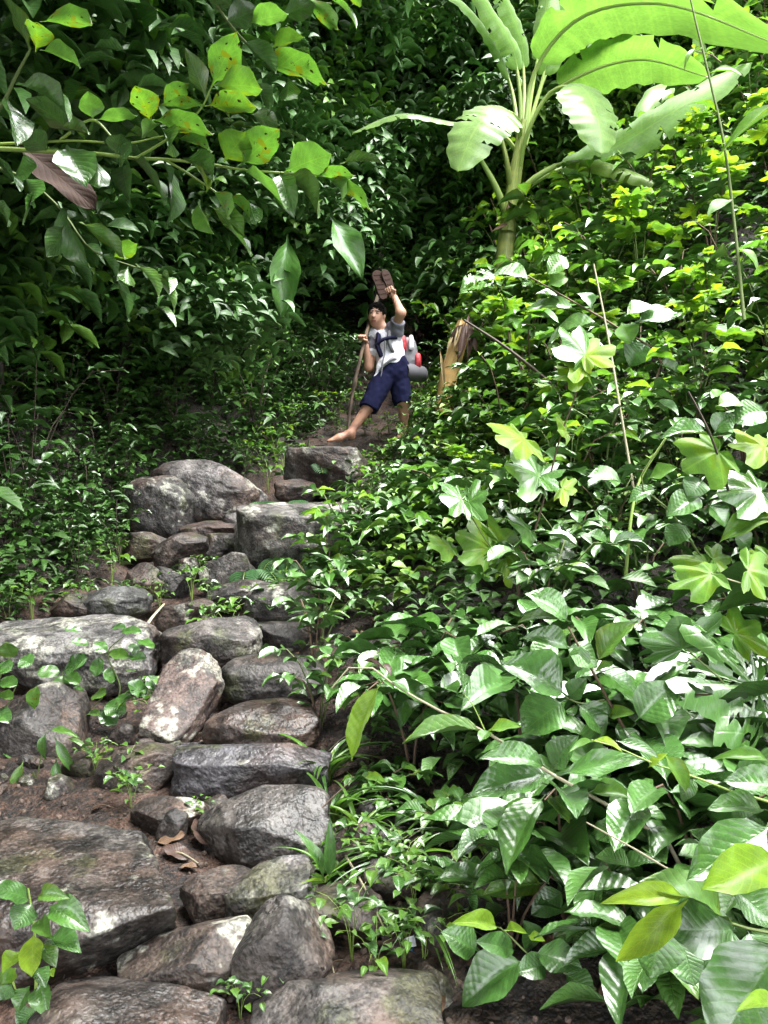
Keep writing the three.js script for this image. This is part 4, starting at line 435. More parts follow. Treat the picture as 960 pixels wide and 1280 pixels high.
{ const R = rootAt(1.55, 3.3); placed('lobed_climber', 'climber with toothed yellow-edged leaves among dark stems', 'climber', 3.1, C4, R, [[[R, [820, 500], [740, 230], [690, 120], [640, 30]], 0.007, 0.004, M.stemDark], [[R, [560, 500], [450, 400], [550, 220]], 0.006, 0.003, M.stem]],
  [[735, 210, 545, 170, 90, 'pale', 'q'], [740, 200, 820, 110, 90, 'pale', 'q'], [760, 270, 620, 340, 200, 1, 'L'], [950, 250, 800, 230, 170, 2, 'L'], [930, 430, 750, 430, 200, 3, 'L'], [990, 520, 775, 600, 100, 'bright', 'e'], [960, 110, 820, 140, 130, 'pale', 'q'], [750, 90, 870, 60, 90, 'mid', 'q'], [520, 420, 400, 460, 70, 'pale', 'q'], [480, 380, 590, 330, 70, 'bright', 'e'], [320, 640, 250, 590, 60, 'pale', 'q'], [330, 640, 470, 600, 46, 'pale', 'q'], [380, 400, 250, 350, 90, 'mid', 'e'], [720, 720, 590, 770, 150, 1, 'L'], [740, 700, 820, 690, 130, 1, 'L'], [960, 690, 880, 740, 130, 1, 'L'], [700, 450, 560, 510, 110, 'dark', 'q'], [720, 480, 800, 560, 110, 'dark', 'q'], [640, 560, 560, 640, 100, 'dark', 'q'], [820, 600, 900, 660, 100, 'dark', 'q'], [700, 380, 640, 440, 100, 'dark', 'q']], { seed: 30, face: 0.8 }); }
{ const R = rootAt(0.95, 5.2); placed('paleleaf_shrub', 'leaning branch with glare-paled leaves beside the banana stump', 'shrub', 5.3, (x, y) => [560 + x / 2.4, 220 + y / 2.4], R, [[[R, [640, 560], [500, 450], [380, 380], [240, 300]], 0.014, 0.005, M.stemBrown]],
  [[250, 320, 140, 270, 70, 'silver', 'q'], [150, 290, 35, 350, 80, 'silver', 'x'], [395, 405, 240, 385, 50, 'silver', 'e'], [470, 450, 300, 460, 60, 'silver', 'q'], [430, 400, 400, 340, 50, 'pale'], [530, 420, 620, 380, 80, 'silver', 'q'], [560, 440, 700, 410, 80, 'pale', 'q'], [600, 500, 540, 560, 90, 'pale', 'q'], [340, 380, 270, 340, 60, 'silver'], [360, 240, 300, 290, 60, 'silver', 'q'], [860, 440, 830, 500, 100, 'silver', 'x'], [620, 560, 720, 600, 90, 'mid', 'q'], [300, 330, 360, 300, 60, 'bright'], [520, 440, 550, 500, 70, 'bright']], { seed: 31, face: 0.8 }); }
{ const R = rootAt(-0.62, 3.3); placed('seedling', 'dark leafy seedling in front of the white-crusted boulder', 'plant', 3.2, C6, V(P(100, 900, 3.2).x, P(100, 900, 3.2).y, -3.2), [[[[400, 640], [330, 480], [310, 400]], 0.004, 0.002], [[[560, 620], [600, 480], [540, 300], [620, 220]], 0.004, 0.002], [[[400, 640], [480, 560], [520, 520]], 0.003, 0.002], [[[560, 620], [700, 460], [760, 420]], 0.003, 0.002]],
  [[310, 400, 185, 400, 70, 'mid', 'r'], [315, 395, 435, 330, 90, 'pale', 'r'], [320, 410, 300, 500, 80, 'mid', 'r'], [330, 400, 395, 460, 60, 'mid', 'r'], [420, 520, 370, 480, 50, 'mid', 'r'], [460, 520, 530, 510, 70, 'mid', 'r'], [520, 560, 625, 600, 100, 'pale', 'r'], [500, 590, 580, 660, 80, 'pale', 'r'], [430, 600, 495, 615, 50, 'bright', 'r'], [540, 300, 640, 320, 60, 'bright', 'r'], [640, 320, 730, 330, 50, 'dark', 'r'], [450, 260, 355, 250, 44, 'dark', 'r'], [470, 250, 530, 300, 60, 'pale', 'r'], [740, 520, 640, 455, 80, 'pale', 'r'], [760, 430, 855, 470, 70, 'mid', 'r'], [700, 400, 640, 390, 60, 'mid', 'r'], [740, 410, 780, 490, 60, 'pale', 'r'], [600, 200, 700, 190, 50, 'dark', 'r'], [680, 240, 770, 280, 50, 'dark', 'r'], [500, 320, 480, 420, 70, 'dark', 'r'], [560, 180, 620, 170, 40, 'dark', 'r'], [420, 200, 320, 180, 40, 'dark', 'r'], [580, 440, 520, 400, 70, 'dark', 'r'], [640, 500, 600, 560, 70, 'dark', 'r'], [700, 300, 640, 270, 50, 'dark', 'r'], [380, 540, 360, 580, 50, 'dark', 'r']], { seed: 32 }); }
placed('seedling', 'rounded-leaf plant at the trail edge above the drooping blades', 'plant', 3.0, C6, P(10, 900, 3.0), [[[[-40, 700], [-20, 480], [60, 300]], 0.005, 0.003], [[[-40, 700], [40, 560], [80, 470]], 0.004, 0.002]], [[70, 330, 20, 260, 90, 'mid', 'r'], [100, 330, 160, 360, 80, 'pale', 'r'], [-20, 380, 50, 380, 90, 'pale', 'r'], [0, 440, 80, 460, 70, 'mid', 'r'], [0, 500, 65, 530, 50, 'bright', 'r'], [190, 460, 160, 590, 70, 'spot', 'e'], [0, 640, 130, 680, 100, 'mid', 'q'], [30, 680, 60, 760, 100, 'pale', 'q'], [0, 760, 170, 820, 110, 'pale', 'q'], [-40, 840, 40, 900, 100, 'mid', 'q'], [-30, 600, 50, 640, 80, 'dark', 'q']], { seed: 33 });
placed('strap_leaf_plant', 'clump of long drooping grass-like blades before the lichen-spotted boulder', 'plant', 2.75, C6, P(35, 1020, 2.75), [[[[140, 1120], [190, 900], [230, 700]], 0.003, 0.002]], [[230, 700, 190, 850, 50, 'mid', 'l'], [240, 690, 390, 700, 34, 'bright', 'l'], [270, 720, 375, 920, 44, 'mid', 'l'], [330, 730, 455, 770, 24, 'mid', 'l'], [280, 830, 300, 1000, 50, 'mid', 'l'], [120, 840, 60, 1060, 60, 'mid', 'l'], [170, 890, 140, 1090, 56, 'mid', 'l'], [190, 990, 270, 980, 24, 'bright', 'l'], [190, 1010, 250, 1090, 30, 'mid', 'l'], [230, 1090, 300, 1140, 30, 'pale', 'l'], [150, 1110, 180, 1200, 44, 'pale', 'l'], [60, 1200, 110, 1240, 40, 'pale', 'l'], [160, 1060, 200, 1110, 40, 'mid', 'l'], [100, 900, 40, 1000, 50, 'dark', 'l'], [20, 1060, -30, 1180, 50, 'mid', 'l'], [60, 1080, 20, 1260, 50, 'bright', 'l'], [60, 1160, 140, 1260, 40, 'mid', 'l']], { seed: 34 });
{ const Q = (x, y) => [x / 2, 860 + y / 2]; placed('seedling', 'young plant with yellowing leaves growing against the large flat-topped boulder', 'plant', 1.62, Q, P(35, 1300, 1.62), [[[[70, 880], [90, 740], [85, 600], [70, 500]], 0.004, 0.002, M.stemGreen], [[[70, 880], [40, 760], [20, 700]], 0.003, 0.002, M.stemGreen]],
  [[75, 530, -10, 495, 50, 'mid', 'r'], [80, 540, 35, 600, 64, 'mid', 'o'], [95, 520, 160, 515, 40, 'mid', 'o'], [125, 545, 215, 590, 64, 'mid', 'o'], [95, 580, 120, 615, 40, 'bright', 'o'], [120, 625, 195, 640, 60, 'pale', 'o'], [85, 610, 80, 720, 60, 'yellow', 'e'], [105, 640, 140, 690, 40, 'mid'], [50, 660, 5, 700, 44, 'yellow'], [90, 700, 115, 740, 40, 'pale'], [100, 740, 110, 815, 50, 'mid', 'o'], [75, 745, 35, 810, 54, 'mid'], [40, 700, 0, 740, 40, 'bright'], [60, 820, 100, 840, 50, 'mid'], [30, 740, 0, 780, 40, 'mid'], [90, 800, 40, 850, 60, 'mid'], [130, 700, 130, 720, 20, 'yellow']], { seed: 35 }); }
{ const Q = (x, y) => [160 + x / 3.43, 960 + y / 3.43]; placed('seedling', 'tiny bright seedling with three leaves in the gap below the white-patched stone', 'plant', 1.72, Q, P(243, 1290, 1.72), [[[[280, 1130], [285, 1060]], 0.0015, 0.001, M.stemGreen]], [[285, 1062, 228, 1015, 50, 'bright', 'r'], [288, 1060, 325, 1020, 36, 'bright', 'r'], [285, 1060, 318, 1095, 60, 'mid', 'r']], { seed: 36 });
  placed('grass_tuft', 'tuft of two broad upright grass blades on the flat brown wedge stone', 'grass', 2.05, Q, P(405, 1108, 2.05), [[[[845, 490], [850, 470]], 0.003, 0.002, M.stemGreen]], [[840, 480, 780, 270, 46, 'mid', 'l'], [862, 480, 868, 230, 46, 'mid', 'l'], [850, 490, 740, 500, 14, 'bright', 'l'], [850, 490, 770, 440, 14, 'bright', 'l'], [840, 490, 760, 470, 12, 'yellow', 'l'], [850, 490, 900, 440, 12, 'bright', 'l']], { seed: 37 }); }
// ---------------------------------------------------------------- shrubs of the bank and the thicket
function shrubProto(name, o) { // several stems with leaves along them; each leaf its own part
  const r = rng(o.seed), g = new THREE.Group(); g.name = name; const up = V();
  for (let k = 0; k < o.stems; k++) {
    const az = k / o.stems * 6.283 + r() * 0.9, sp = o.spread * (0.3 + 0.7 * r()), H = o.h * (0.6 + 0.45 * r()), dx = Math.cos(az) * sp, dz = Math.sin(az) * sp;
    const pts = [V(0, -0.05, 0), V(dx * 0.2, H * 0.45, dz * 0.2), V(dx * 0.62, H * 0.85, dz * 0.62), V(dx * 1.05, H * (1 - (o.arch ?? 0.05)), dz * 1.05)], c = new THREE.CatmullRomCurve3(pts);
    mesh('stem', tube(pts, o.sr ?? 0.008, (o.sr ?? 0.008) * 0.35, 6, 4), o.stemM ?? pick([M.stem, M.stemBrown], r), g);
    for (let i = 0; i < o.leaves; i++) {
      const t = lerp(o.from ?? 0.22, 1, Math.pow((i + r() * 0.6) / o.leaves, 0.75)), p = c.getPoint(Math.min(1, t)), tg = c.getTangent(Math.min(1, t)), a = (i % 2) * Math.PI + Math.floor(i / 2) * 1.57 + r() * 0.9 + az, out = V(Math.cos(a), 0.15 - r() * 0.55, Math.sin(a)).addScaledVector(tg, 0.35), tip = i >= o.leaves - 2;
      const L = o.len * (0.6 + 0.6 * r()) * (tip ? 0.75 : 1), set = tip && r() < (o.young ?? 0.4) ? o.youngM : r() < (o.alt ?? 0.15) ? o.altM : o.mats; up.set((r() - 0.5) * 0.7, 1, (r() - 0.5) * 0.7);
      addLeaf(g, pick(o.geos, r), pick(set, r), p.addScaledVector(out, 0.02), out, up, L, L * o.ratio * (0.85 + r() * 0.3));
    }
  }
  return g;
}
const sp = {
  ovate: [1, 2, 3, 4].map((s) => shrubProto('ovate_leaf_shrub', { seed: 100 + s, stems: 5, leaves: 12, h: 0.75, spread: 0.36, len: 0.185, ratio: 0.5, geos: G.ovate, mats: MAT.mid, altM: MAT.bright, alt: 0.25, youngM: MAT.yellow, young: 0.35, arch: 0.08 })),
  glossy: [1, 2, 3].map((s) => shrubProto('glossy_shrub', { seed: 120 + s, stems: 5, leaves: 11, h: 0.62, spread: 0.34, len: 0.17, ratio: 0.48, geos: G.quilt, mats: MAT.dark, altM: MAT.mid, alt: 0.3, youngM: MAT.mid, arch: 0.15 })),
  lowbroad: [1, 2, 3].map((s) => shrubProto('spreading_shrub', { seed: 170 + s, stems: 6, leaves: 8, h: 0.36, spread: 0.42, len: 0.21, ratio: 0.5, geos: G.ovate, mats: MAT.mid, altM: [...MAT.bright, ...MAT.pale], alt: 0.4, youngM: MAT.bright, young: 0.5, arch: 0.1, from: 0.3 })),
  bigleaf: [1, 2, 3].map((s) => shrubProto('large_leaf_shrub', { seed: 130 + s, stems: 4, leaves: 8, h: 0.5, spread: 0.34, len: 0.27, ratio: 0.46, geos: G.quilt, mats: [...MAT.dark, MAT.mid[2]], altM: MAT.pale, alt: 0.25, youngM: MAT.mid, arch: 0.2, from: 0.35, stemM: M.stemBrown })),
  small: [1, 2, 3, 4].map((s) => shrubProto('small_leaf_shrub', { seed: 140 + s, stems: 6, leaves: 12, h: 0.7, spread: 0.42, len: 0.125, ratio: 0.46, geos: [...G.ovate, ...G.low], mats: [...MAT.mid, ...MAT.bright], altM: MAT.yellow, alt: 0.08, youngM: MAT.yellow, young: 0.4, arch: 0.05 })),
  lobed: [1, 2, 3].map((s) => shrubProto('lobed_leaf_shrub', { seed: 160 + s, stems: 4, leaves: 7, h: 0.9, spread: 0.4, len: 0.15, ratio: 1.0, geos: G.lobed, mats: MAT.lobed.slice(0, 2), altM: [MAT.lobed[2], MAT.lobed[3]], alt: 0.35, youngM: [MAT.lobed[2]], from: 0.4 })),
  lance: [1, 2, 3].map((s) => shrubProto('narrow_leaf_shrub', { seed: 180 + s, stems: 6, leaves: 12, h: 0.75, spread: 0.35, len: 0.16, ratio: 0.26, geos: G.lance, mats: [...MAT.mid, ...MAT.pale], altM: MAT.bright, alt: 0.25, youngM: MAT.bright, arch: 0.1 })),
  shade: [1, 2, 3, 4].map((s) => shrubProto('shade_shrub', { seed: 200 + s, stems: 6, leaves: 11, h: 0.85, from: 0.06, sr: 0.005, stemM: M.stemDark, spread: 0.5, len: 0.135, ratio: 0.42, geos: [...G.ovate, ...G.elliptic], mats: [...MAT.dark, MAT.mid[2]], altM: MAT.mid, alt: 0.3, youngM: MAT.mid, arch: 0.12 })),
  grass: [1, 2].map((s) => { const r = rng(220 + s), g = new THREE.Group(); g.name = 'bladed_herb'; for (let i = 0; i < 26; i++) { const a = r() * 6.28, e = 0.5 + r() * 1.4, d = V(Math.cos(a), e, Math.sin(a)), L = 0.28 + r() * 0.35; addLeaf(g, pick(G.strap, r), pick([...MAT.mid, ...MAT.bright], r), V((r() - 0.5) * 0.06, -0.01, (r() - 0.5) * 0.06), d, V(-Math.cos(a) * 0.3, 1, -Math.sin(a) * 0.3), L, 0.022 + r() * 0.016, 'blade'); } return g; }),
};
const INFO = {
  ovate: ['medium green shrub with oval pointed leaves and yellowish tips on the bright bank', 'shrub', 'oval-leaved shrubs on the bright bank'],
  glossy: ['low dark shrub with ribbed glossy leaves on the bank beside the steps', 'shrub', 'ribbed glossy shrubs beside the steps'],
  lowbroad: ['low spreading shrub with broad light green leaves below the person', 'shrub', 'spreading shrubs below the person'],
  bigleaf: ['low shrub with very large ribbed leaves over the dark hollow of the bank', 'shrub', 'large-leaved shrubs over the dark hollow'],
  small: ['light bushy shrub with small yellow-tipped leaves on the upper bank', 'shrub', 'small-leaved shrubs on the upper bank'],
  lobed: ['shrub with lobed maple-like leaves standing out of the bright bank', 'shrub', 'lobed-leaved shrubs on the bank'],
  lance: ['shrub with narrow pale green leaves on the bank around the person', 'shrub', 'narrow-leaved shrubs around the person'],
  shade: ['dark leafy shrub in the shaded thicket across from the bright bank', 'shrub', 'shrubs of the shaded thicket'],
  grass: ['clump of arching grass blades at the edge of the trail', 'grass', 'grass clumps at the trail edge'],
};
function put(kind, x, d, s, yaw, r) { const p = pick(sp[kind], r).clone(), [l, c, gr] = INFO[kind]; p.name = numbered(p.name); p.position.copy(onGround(x, -d)); p.rotation.set((r() - 0.5) * 0.2, yaw, (r() - 0.5) * 0.2); p.scale.setScalar(s); scene.add(tag(p, l, c, gr)); return p; }
{
  const r = rng(5150), spots = [], ok = (x, d, m) => spots.every(([a, b, q]) => (a - x) ** 2 + (b - d) ** 2 > (0.5 * (m + q)) ** 2);
  const inView = (x, d, lo, hi) => { const px = 480 + x / d * F; return px > lo && px < hi; };
  const fill = (n, kind, d0, d1, gap, s0, s1, test) => { let made = 0; for (let i = 0; i < n * 40 && made < n; i++) { const d = d0 + (d1 - d0) * r(), x = interp(pathXt, d) + interp(wRt, d) + 0.12 + r() * 5, px = 480 + x / d * F; if (px > 1080 || !ok(x, d, gap) || (test && !test(x, d, px)) || (d > 5.8 && d < 8.4 && px > 390 && px < 612) || (d < 7.9 && px > 390 && px < 630 && ground(x, -d) + 0.95 * s1 > EYE + 0.1 * d)) continue; spots.push([x, d, gap]); put(kind, x, d, lerp(s0, s1, r()), r() * 6.28, r); made++; } };
  fill(10, 'bigleaf', 2.3, 3.2, 0.34, 0.8, 1.05, (x, d, px) => px > 470 + (d < 2.6 ? 150 : 0)); fill(8, 'glossy', 2.5, 3.2, 0.26, 0.75, 1.0);
  fill(16, 'glossy', 2.9, 4.6, 0.3, 0.8, 1.15);
  fill(12, 'ovate', 3.2, 5.2, 0.36, 0.8, 1.15);
  fill(14, 'lobed', 3.6, 8, 0.5, 0.9, 1.4);
  fill(20, 'ovate', 4.6, 7.5, 0.36, 0.9, 1.3);
  fill(10, 'lance', 5.2, 8.2, 0.4, 0.7, 0.95, (x, d, px) => px < 720);
  fill(18, 'small', 4.8, 8.2, 0.34, 0.85, 1.25);
  fill(26, 'small', 7.2, 10.5, 0.4, 1.2, 1.9, (x) => x > 0.9);
  fill(12, 'ovate', 7.5, 10.5, 0.5, 1.2, 1.8, (x) => x > 1.0);
  fill(16, 'small', 9.5, 11.8, 0.5, 1.6, 2.3, (x) => x > 1.6); fill(10, 'ovate', 9.5, 11.8, 0.55, 1.6, 2.3, (x) => x > 1.6);
  // edge of the trail
  for (const [x, d, s, k] of [[1.25, 8.0, 1.6, 'ovate'], [1.5, 7.9, 1.7, 'small'], [-0.08, 2.4, 0.5, 'grass'], [0.06, 2.2, 0.5, 'grass'], [0.14, 2.5, 0.5, 'grass'], [-0.14, 2.2, 0.4, 'grass'], [0.2, 2.35, 0.45, 'lowbroad'], [0.0, 2.6, 0.4, 'lowbroad'], [0.14, 2.05, 0.35, 'lowbroad'], [0.2, 5.2, 1, 'lowbroad'], [0.5, 5.5, 1, 'lowbroad'], [0.8, 5.3, 1.1, 'lowbroad'], [0.3, 6.0, 0.9, 'lowbroad'], [0.6, 6.5, 0.9, 'lowbroad'], [0.95, 6.1, 1.1, 'lowbroad'], [1.0, 6.9, 1, 'lowbroad'], [0.05, 5.7, 0.9, 'lowbroad'], [0.25, 6.7, 0.75, 'lowbroad'], [0.4, 4.75, 1.05, 'lowbroad'], [0.1, 4.6, 0.95, 'lowbroad'], [-0.05, 5.1, 0.8, 'lowbroad'], [0.7, 7.1, 0.8, 'lowbroad'], [-0.1, 6.2, 0.7, 'lowbroad'], [0.45, 7.2, 0.7, 'lowbroad'], [1.2, 5.7, 1.2, 'lowbroad'], [0.7, 4.6, 1.1, 'lowbroad'], [-0.2, 4.3, 0.75, 'lowbroad'], [0.02, 7.05, 0.6, 'lowbroad'], [0.55, 5.0, 0.65, 'lobed'], [0.85, 5.9, 0.55, 'lobed'], [0.45, 2.0, 0.8, 'bigleaf'], [0.75, 1.9, 0.9, 'bigleaf'], [1.0, 2.1, 1.0, 'bigleaf'], [0.3, 1.9, 0.6, 'bigleaf'], [0.65, 2.4, 1.0, 'bigleaf'], [1.15, 1.7, 0.9, 'bigleaf'], [0.55, 1.7, 0.6, 'bigleaf'], [-0.2, 2.75, 0.62, 'grass'], [-0.16, 2.5, 0.55, 'grass'], [-0.25, 3.1, 0.6, 'glossy'], [-0.3, 3.45, 0.7, 'glossy'], [-0.3, 3.9, 0.75, 'glossy'], [-0.32, 4.3, 0.8, 'ovate'], [-0.25, 4.8, 0.8, 'ovate'], [-0.12, 5.3, 0.85, 'lance'], [0.02, 5.9, 0.6, 'lance'], [-0.05, 6.5, 0.45, 'lance'], [-0.12, 7.0, 0.36, 'small'], [0.08, 7.0, 0.4, 'ovate'], [0.4, 7.3, 0.55, 'lance'], [0.35, 6.3, 0.55, 'ovate'], [0.2, 7.45, 0.36, 'lance'], [-0.2, 8.35, 0.35, 'small'], [0.05, 8.4, 0.4, 'small'], [-0.5, 8.4, 0.35, 'lance'], [0.25, 8.2, 0.35, 'small'], [-0.05, 8.15, 0.25, 'small'], [0.3, 7.6, 0.3, 'lance'], [0.18, 7.7, 0.28, 'small'], [0.4, 7.8, 0.5, 'small'], [-0.1, 7.5, 0.22, 'small'], [0.32, 8.0, 0.55, 'lance'], [1.0, 4.4, 0.9, 'ovate'], [0.8, 4.2, 0.8, 'lowbroad'], [1.3, 4.6, 1, 'ovate'], [1.1, 5.0, 1, 'lowbroad'], [-0.35, 8.25, 0.3, 'small'], [0.62, 7.2, 0.45, 'lance'], [0.8, 7.1, 0.5, 'small'], [0.75, 6.4, 0.5, 'ovate'], [0.6, 6.0, 0.55, 'lance'], [0.4, 8.2, 0.7, 'small'], [0.55, 8.9, 0.9, 'small'], [0.9, 8.6, 1.0, 'small'], [1.25, 8.3, 1.3, 'small'], [1.45, 8.5, 1.4, 'ovate'], [1.15, 7.9, 1.2, 'ovate'], [1.7, 8.3, 1.4, 'small'], [0.2, 9.0, 0.8, 'small'], [-0.15, 8.9, 0.7, 'small'], [-0.5, 8.8, 0.7, 'small'], [-0.55, 7.6, 0.5, 'grass'], [-0.42, 7.3, 0.45, 'grass'], [-0.75, 7.8, 0.55, 'grass'], [-1.05, 7.6, 0.55, 'small'], [-0.95, 8.2, 0.6, 'small'], [-1.25, 7.2, 0.5, 'small'], [-1.35, 7.9, 0.6, 'small'], [0.25, 2.3, 0.4, 'grass'], [0.1, 1.95, 0.35, 'grass']]) put(k, x, d, s, r() * 6.28, r);
  // shaded thicket on the other side
  let made = 0; const sh = [];
  for (let i = 0; i < 4000 && made < 38; i++) { const d = 4.3 + 6.2 * r(), x = interp(pathXt, d) - interp(wLt, d) - 0.2 - r() * 4, px = 480 + x / d * F; if (px < -120 || sh.some(([a, b]) => (a - x) ** 2 + (b - d) ** 2 < 0.2)) continue; sh.push([x, d]); made++; put('shade', x, d, 0.7 + r() * 0.7, r() * 6.28, r); }
  for (const [x, d, s] of [[-1.72, 5.75, 0.5], [-1.55, 6.9, 0.6], [-2.05, 6.3, 0.6], [-1.2, 7.0, 0.4], [-0.6, 9.6, 1], [0.1, 10.4, 1.2], [-1.0, 9.4, 1], [0.5, 9.5, 1], [-1.4, 8.9, 0.9], [-0.2, 10.0, 1.1], [-1.75, 4.6, 0.5], [-1.95, 4.9, 0.6], [-2.2, 4.6, 0.6], [-1.72, 5.2, 0.5], [-2.0, 5.4, 0.7], [-1.9, 6.0, 0.6], [-2.3, 5.8, 0.7], [-1.55, 7.0, 0.5], [-1.3, 8.4, 0.8], [-0.8, 9.0, 0.9], [-0.3, 9.4, 0.9], [0.2, 9.8, 0.9]]) put('shade', x, d, s, r() * 6.28, r);
}
// ---------------------------------------------------------------- leafy ground cover (uncountable)
function sprig(seed, n, len, ratio, geos, spread = 0.5) { const r = rng(seed), gs = []; for (let i = 0; i < n; i++) { const a = i * 2.4 + r() * 0.5, h = (i + 0.5) / n, dir = V(Math.cos(a), 0.35 - r() * 0.6, Math.sin(a)); gs.push(pick(geos, r).clone().applyMatrix4(leafMatrix(V(Math.cos(a) * 0.03 + (r() - 0.5) * spread, h * 0.6, Math.sin(a) * 0.03 + (r() - 0.5) * spread), dir, V((r() - 0.5) * 0.8, 1, (r() - 0.5) * 0.8), len * (0.6 + 0.7 * r()), len * ratio * (0.8 + 0.4 * r())))); } return mergeGeometries(gs); }
function scatter(name, geo, mat, list, parent) { const im = new THREE.InstancedMesh(geo, mat, list.length), q = new THREE.Object3D(), c = new THREE.Color(); im.name = parent ? name : numbered(name); list.forEach(([p, s, yaw, k, t1 = 0, t2 = 0], i) => { q.position.copy(p); q.rotation.set(t1, yaw, t2); q.scale.setScalar(s); q.updateMatrix(); im.setMatrixAt(i, q.matrix); im.setColorAt(i, c.setRGB(...k)); }); im.castShadow = im.receiveShadow = true; im.userData.kind = 'stuff'; (parent || scene).add(im); return im; }
const cover = waxMat([1, 1, 1], T.leaf[0], { bs: 0.002, rough: 0.5, film: 0.25 });
{
  const r = rng(99), s1 = sprig(1, 14, 0.2, 0.5, G.low), s2 = sprig(2, 16, 0.14, 0.5, G.low), A = [], B = [], Cc = [], tone = (k) => { const n = 0.7 + r() * 0.6; return k ? [0.065 * n, 0.17 * n, 0.025 * n] : [0.064 * n, 0.168 * n, 0.026 * n]; };
  for (let i = 0; i < 14000; i++) {
    const d = 1.2 + r() * 15, x = -9 + 18 * r(), px = 480 + x / d * F; if (px < -160 || px > 1120) continue;
    const u = x - interp(pathXt, d), off = Math.max(u - interp(wRt, d), -u - interp(wLt, d)); if (off < 0.1 || d < 2.7 && x < 0.45) continue; if (x < 0.6 && x > -0.6 && d > 6.2 && d < 8.4 && r() < 0.7) continue;
    const right = u > 0, p = onGround(x, -d, -0.02), s = (0.35 + r() * 0.35) * (1 + clamp((d - 6) * 0.08, 0, 1)) * sstep(0.05, 0.7, off + 0.25);
    (right ? (r() < 0.5 ? A : B) : r() < 0.7 ? Cc : B).push([p, s, r() * 6.28, right && d > 4 && r() < 0.35 ? [0.18, 0.34, 0.035] : tone(right), (r() - 0.5) * 0.4, (r() - 0.5) * 0.4]);
  }
  for (let i = 0; i < 9000; i++) { // the same cover goes on to both sides of the view
    const d = 0.3 + r() * 12, x = -9 + 18 * r(), px = 480 + x / d * F; if ((px > -160 && px < 1120) || px < -2600 || px > 3200) continue; const u = x - interp(pathXt, d), off = Math.max(u - interp(wRt, d), -u - interp(wLt, d)); if (off < 0.25 || Math.hypot(x, d) < 2.1) continue;
    (u > 0 ? A : Cc).push([onGround(x, -d, -0.02), (0.9 + r() * 0.7) * sstep(0.1, 0.8, off), r() * 6.28, tone(u > 0), (r() - 0.5) * 0.4, (r() - 0.5) * 0.4]);
  }
  tag(scatter('undergrowth', s1, cover, A), 'dense broad-leaved ground cover carpeting the bright bank', 'undergrowth'); tag(scatter('undergrowth', s2, cover, B), 'fine-leaved ground cover between the shrubs on both sides of the trail', 'undergrowth'); tag(scatter('undergrowth', s1, cover, Cc), 'dark ground cover under the shaded thicket', 'undergrowth');
}
// ---------------------------------------------------------------- trees of the forest behind, and added canopy trees overhead
const spray = [1, 2, 3].map((s) => sprig(10 + s, 12, 0.3, 0.42, G.low, 0.55)), fine = [1, 2].map((s) => sprig(20 + s, 14, 0.22, 0.42, G.low, 0.6));
function tree(label, x, d, H, R, o = {}) {
  const r = rng(Math.round(x * 131 + d * 977 + 5000)), base = onGround(x, -d, -0.1), t = thing('forest_tree', label, 'tree', base, o.group), lean = V((r() - 0.5) * 0.6 + (o.lean ?? 0), H, (r() - 0.5) * 0.5 + (o.leanZ ?? 0));
  const pts = [V(0, 0, 0), lean.clone().multiplyScalar(0.35).add(V(0.08, 0, 0)), lean.clone().multiplyScalar(0.7), lean], g = [tube(pts, o.tr ?? 0.11, 0.03, 14, 8)], cl = [];
  const low = o.low ?? 0.3;
  for (let i = 0; i < (o.limbs ?? 16); i++) { const f = low + (1 - low) * (i + r()) / (o.limbs ?? 16), a = i * 2.4 + r(), b = new THREE.CatmullRomCurve3(pts).getPoint(f), L = R * (0.55 + 0.6 * r()) * (1.1 - 0.45 * f), e = b.clone().add(V(Math.cos(a) * L, (r() * 0.5 - 0.1) * L, Math.sin(a) * L)); g.push(tube([b, b.clone().lerp(e, 0.5).add(V(0, 0.12 * L, 0)), e], 0.03, 0.008, 5, 4)); for (let k = 0; k < 3; k++) cl.push([b.clone().lerp(e, 0.45 + 0.3 * k), R * (0.24 + 0.2 * r())]); }
  cl.push([lean, R * 0.4]);
  mesh('trunk', mergeGeometries(g), M.bark, t);
  const list = [], n = o.n ?? 900, base3 = o.tone ?? [0.063, 0.17, 0.03];
  for (let i = 0; i < n; i++) { const [c, q] = pick(cl, r), v = V(r() - 0.5, r() - 0.5, r() - 0.5).normalize().multiplyScalar(q * Math.cbrt(r())); v.y *= 0.7; const k = 0.7 + 0.6 * r(); list.push([c.clone().add(v), (o.s ?? 0.62) * (0.7 + r() * 0.6), r() * 6.28, r() < (o.alt ?? 0.12) ? base3.map((b, j) => b * [2.2, 1.8, 1.1][j]) : base3.map((b) => b * k), (r() - 0.5) * 1.2, (r() - 0.5) * 1.2]); }
  scatter('crown', pick(o.fine ? fine : spray, r), cover, list, t); return t;
}
const GA = 'forest trees crowding behind the trail', LA = 'dark leafy forest tree crowding behind the trail', GB = 'trees of the shaded canopy beside the trail', LB = 'broad dark tree of the partly added shading canopy beside the trail';
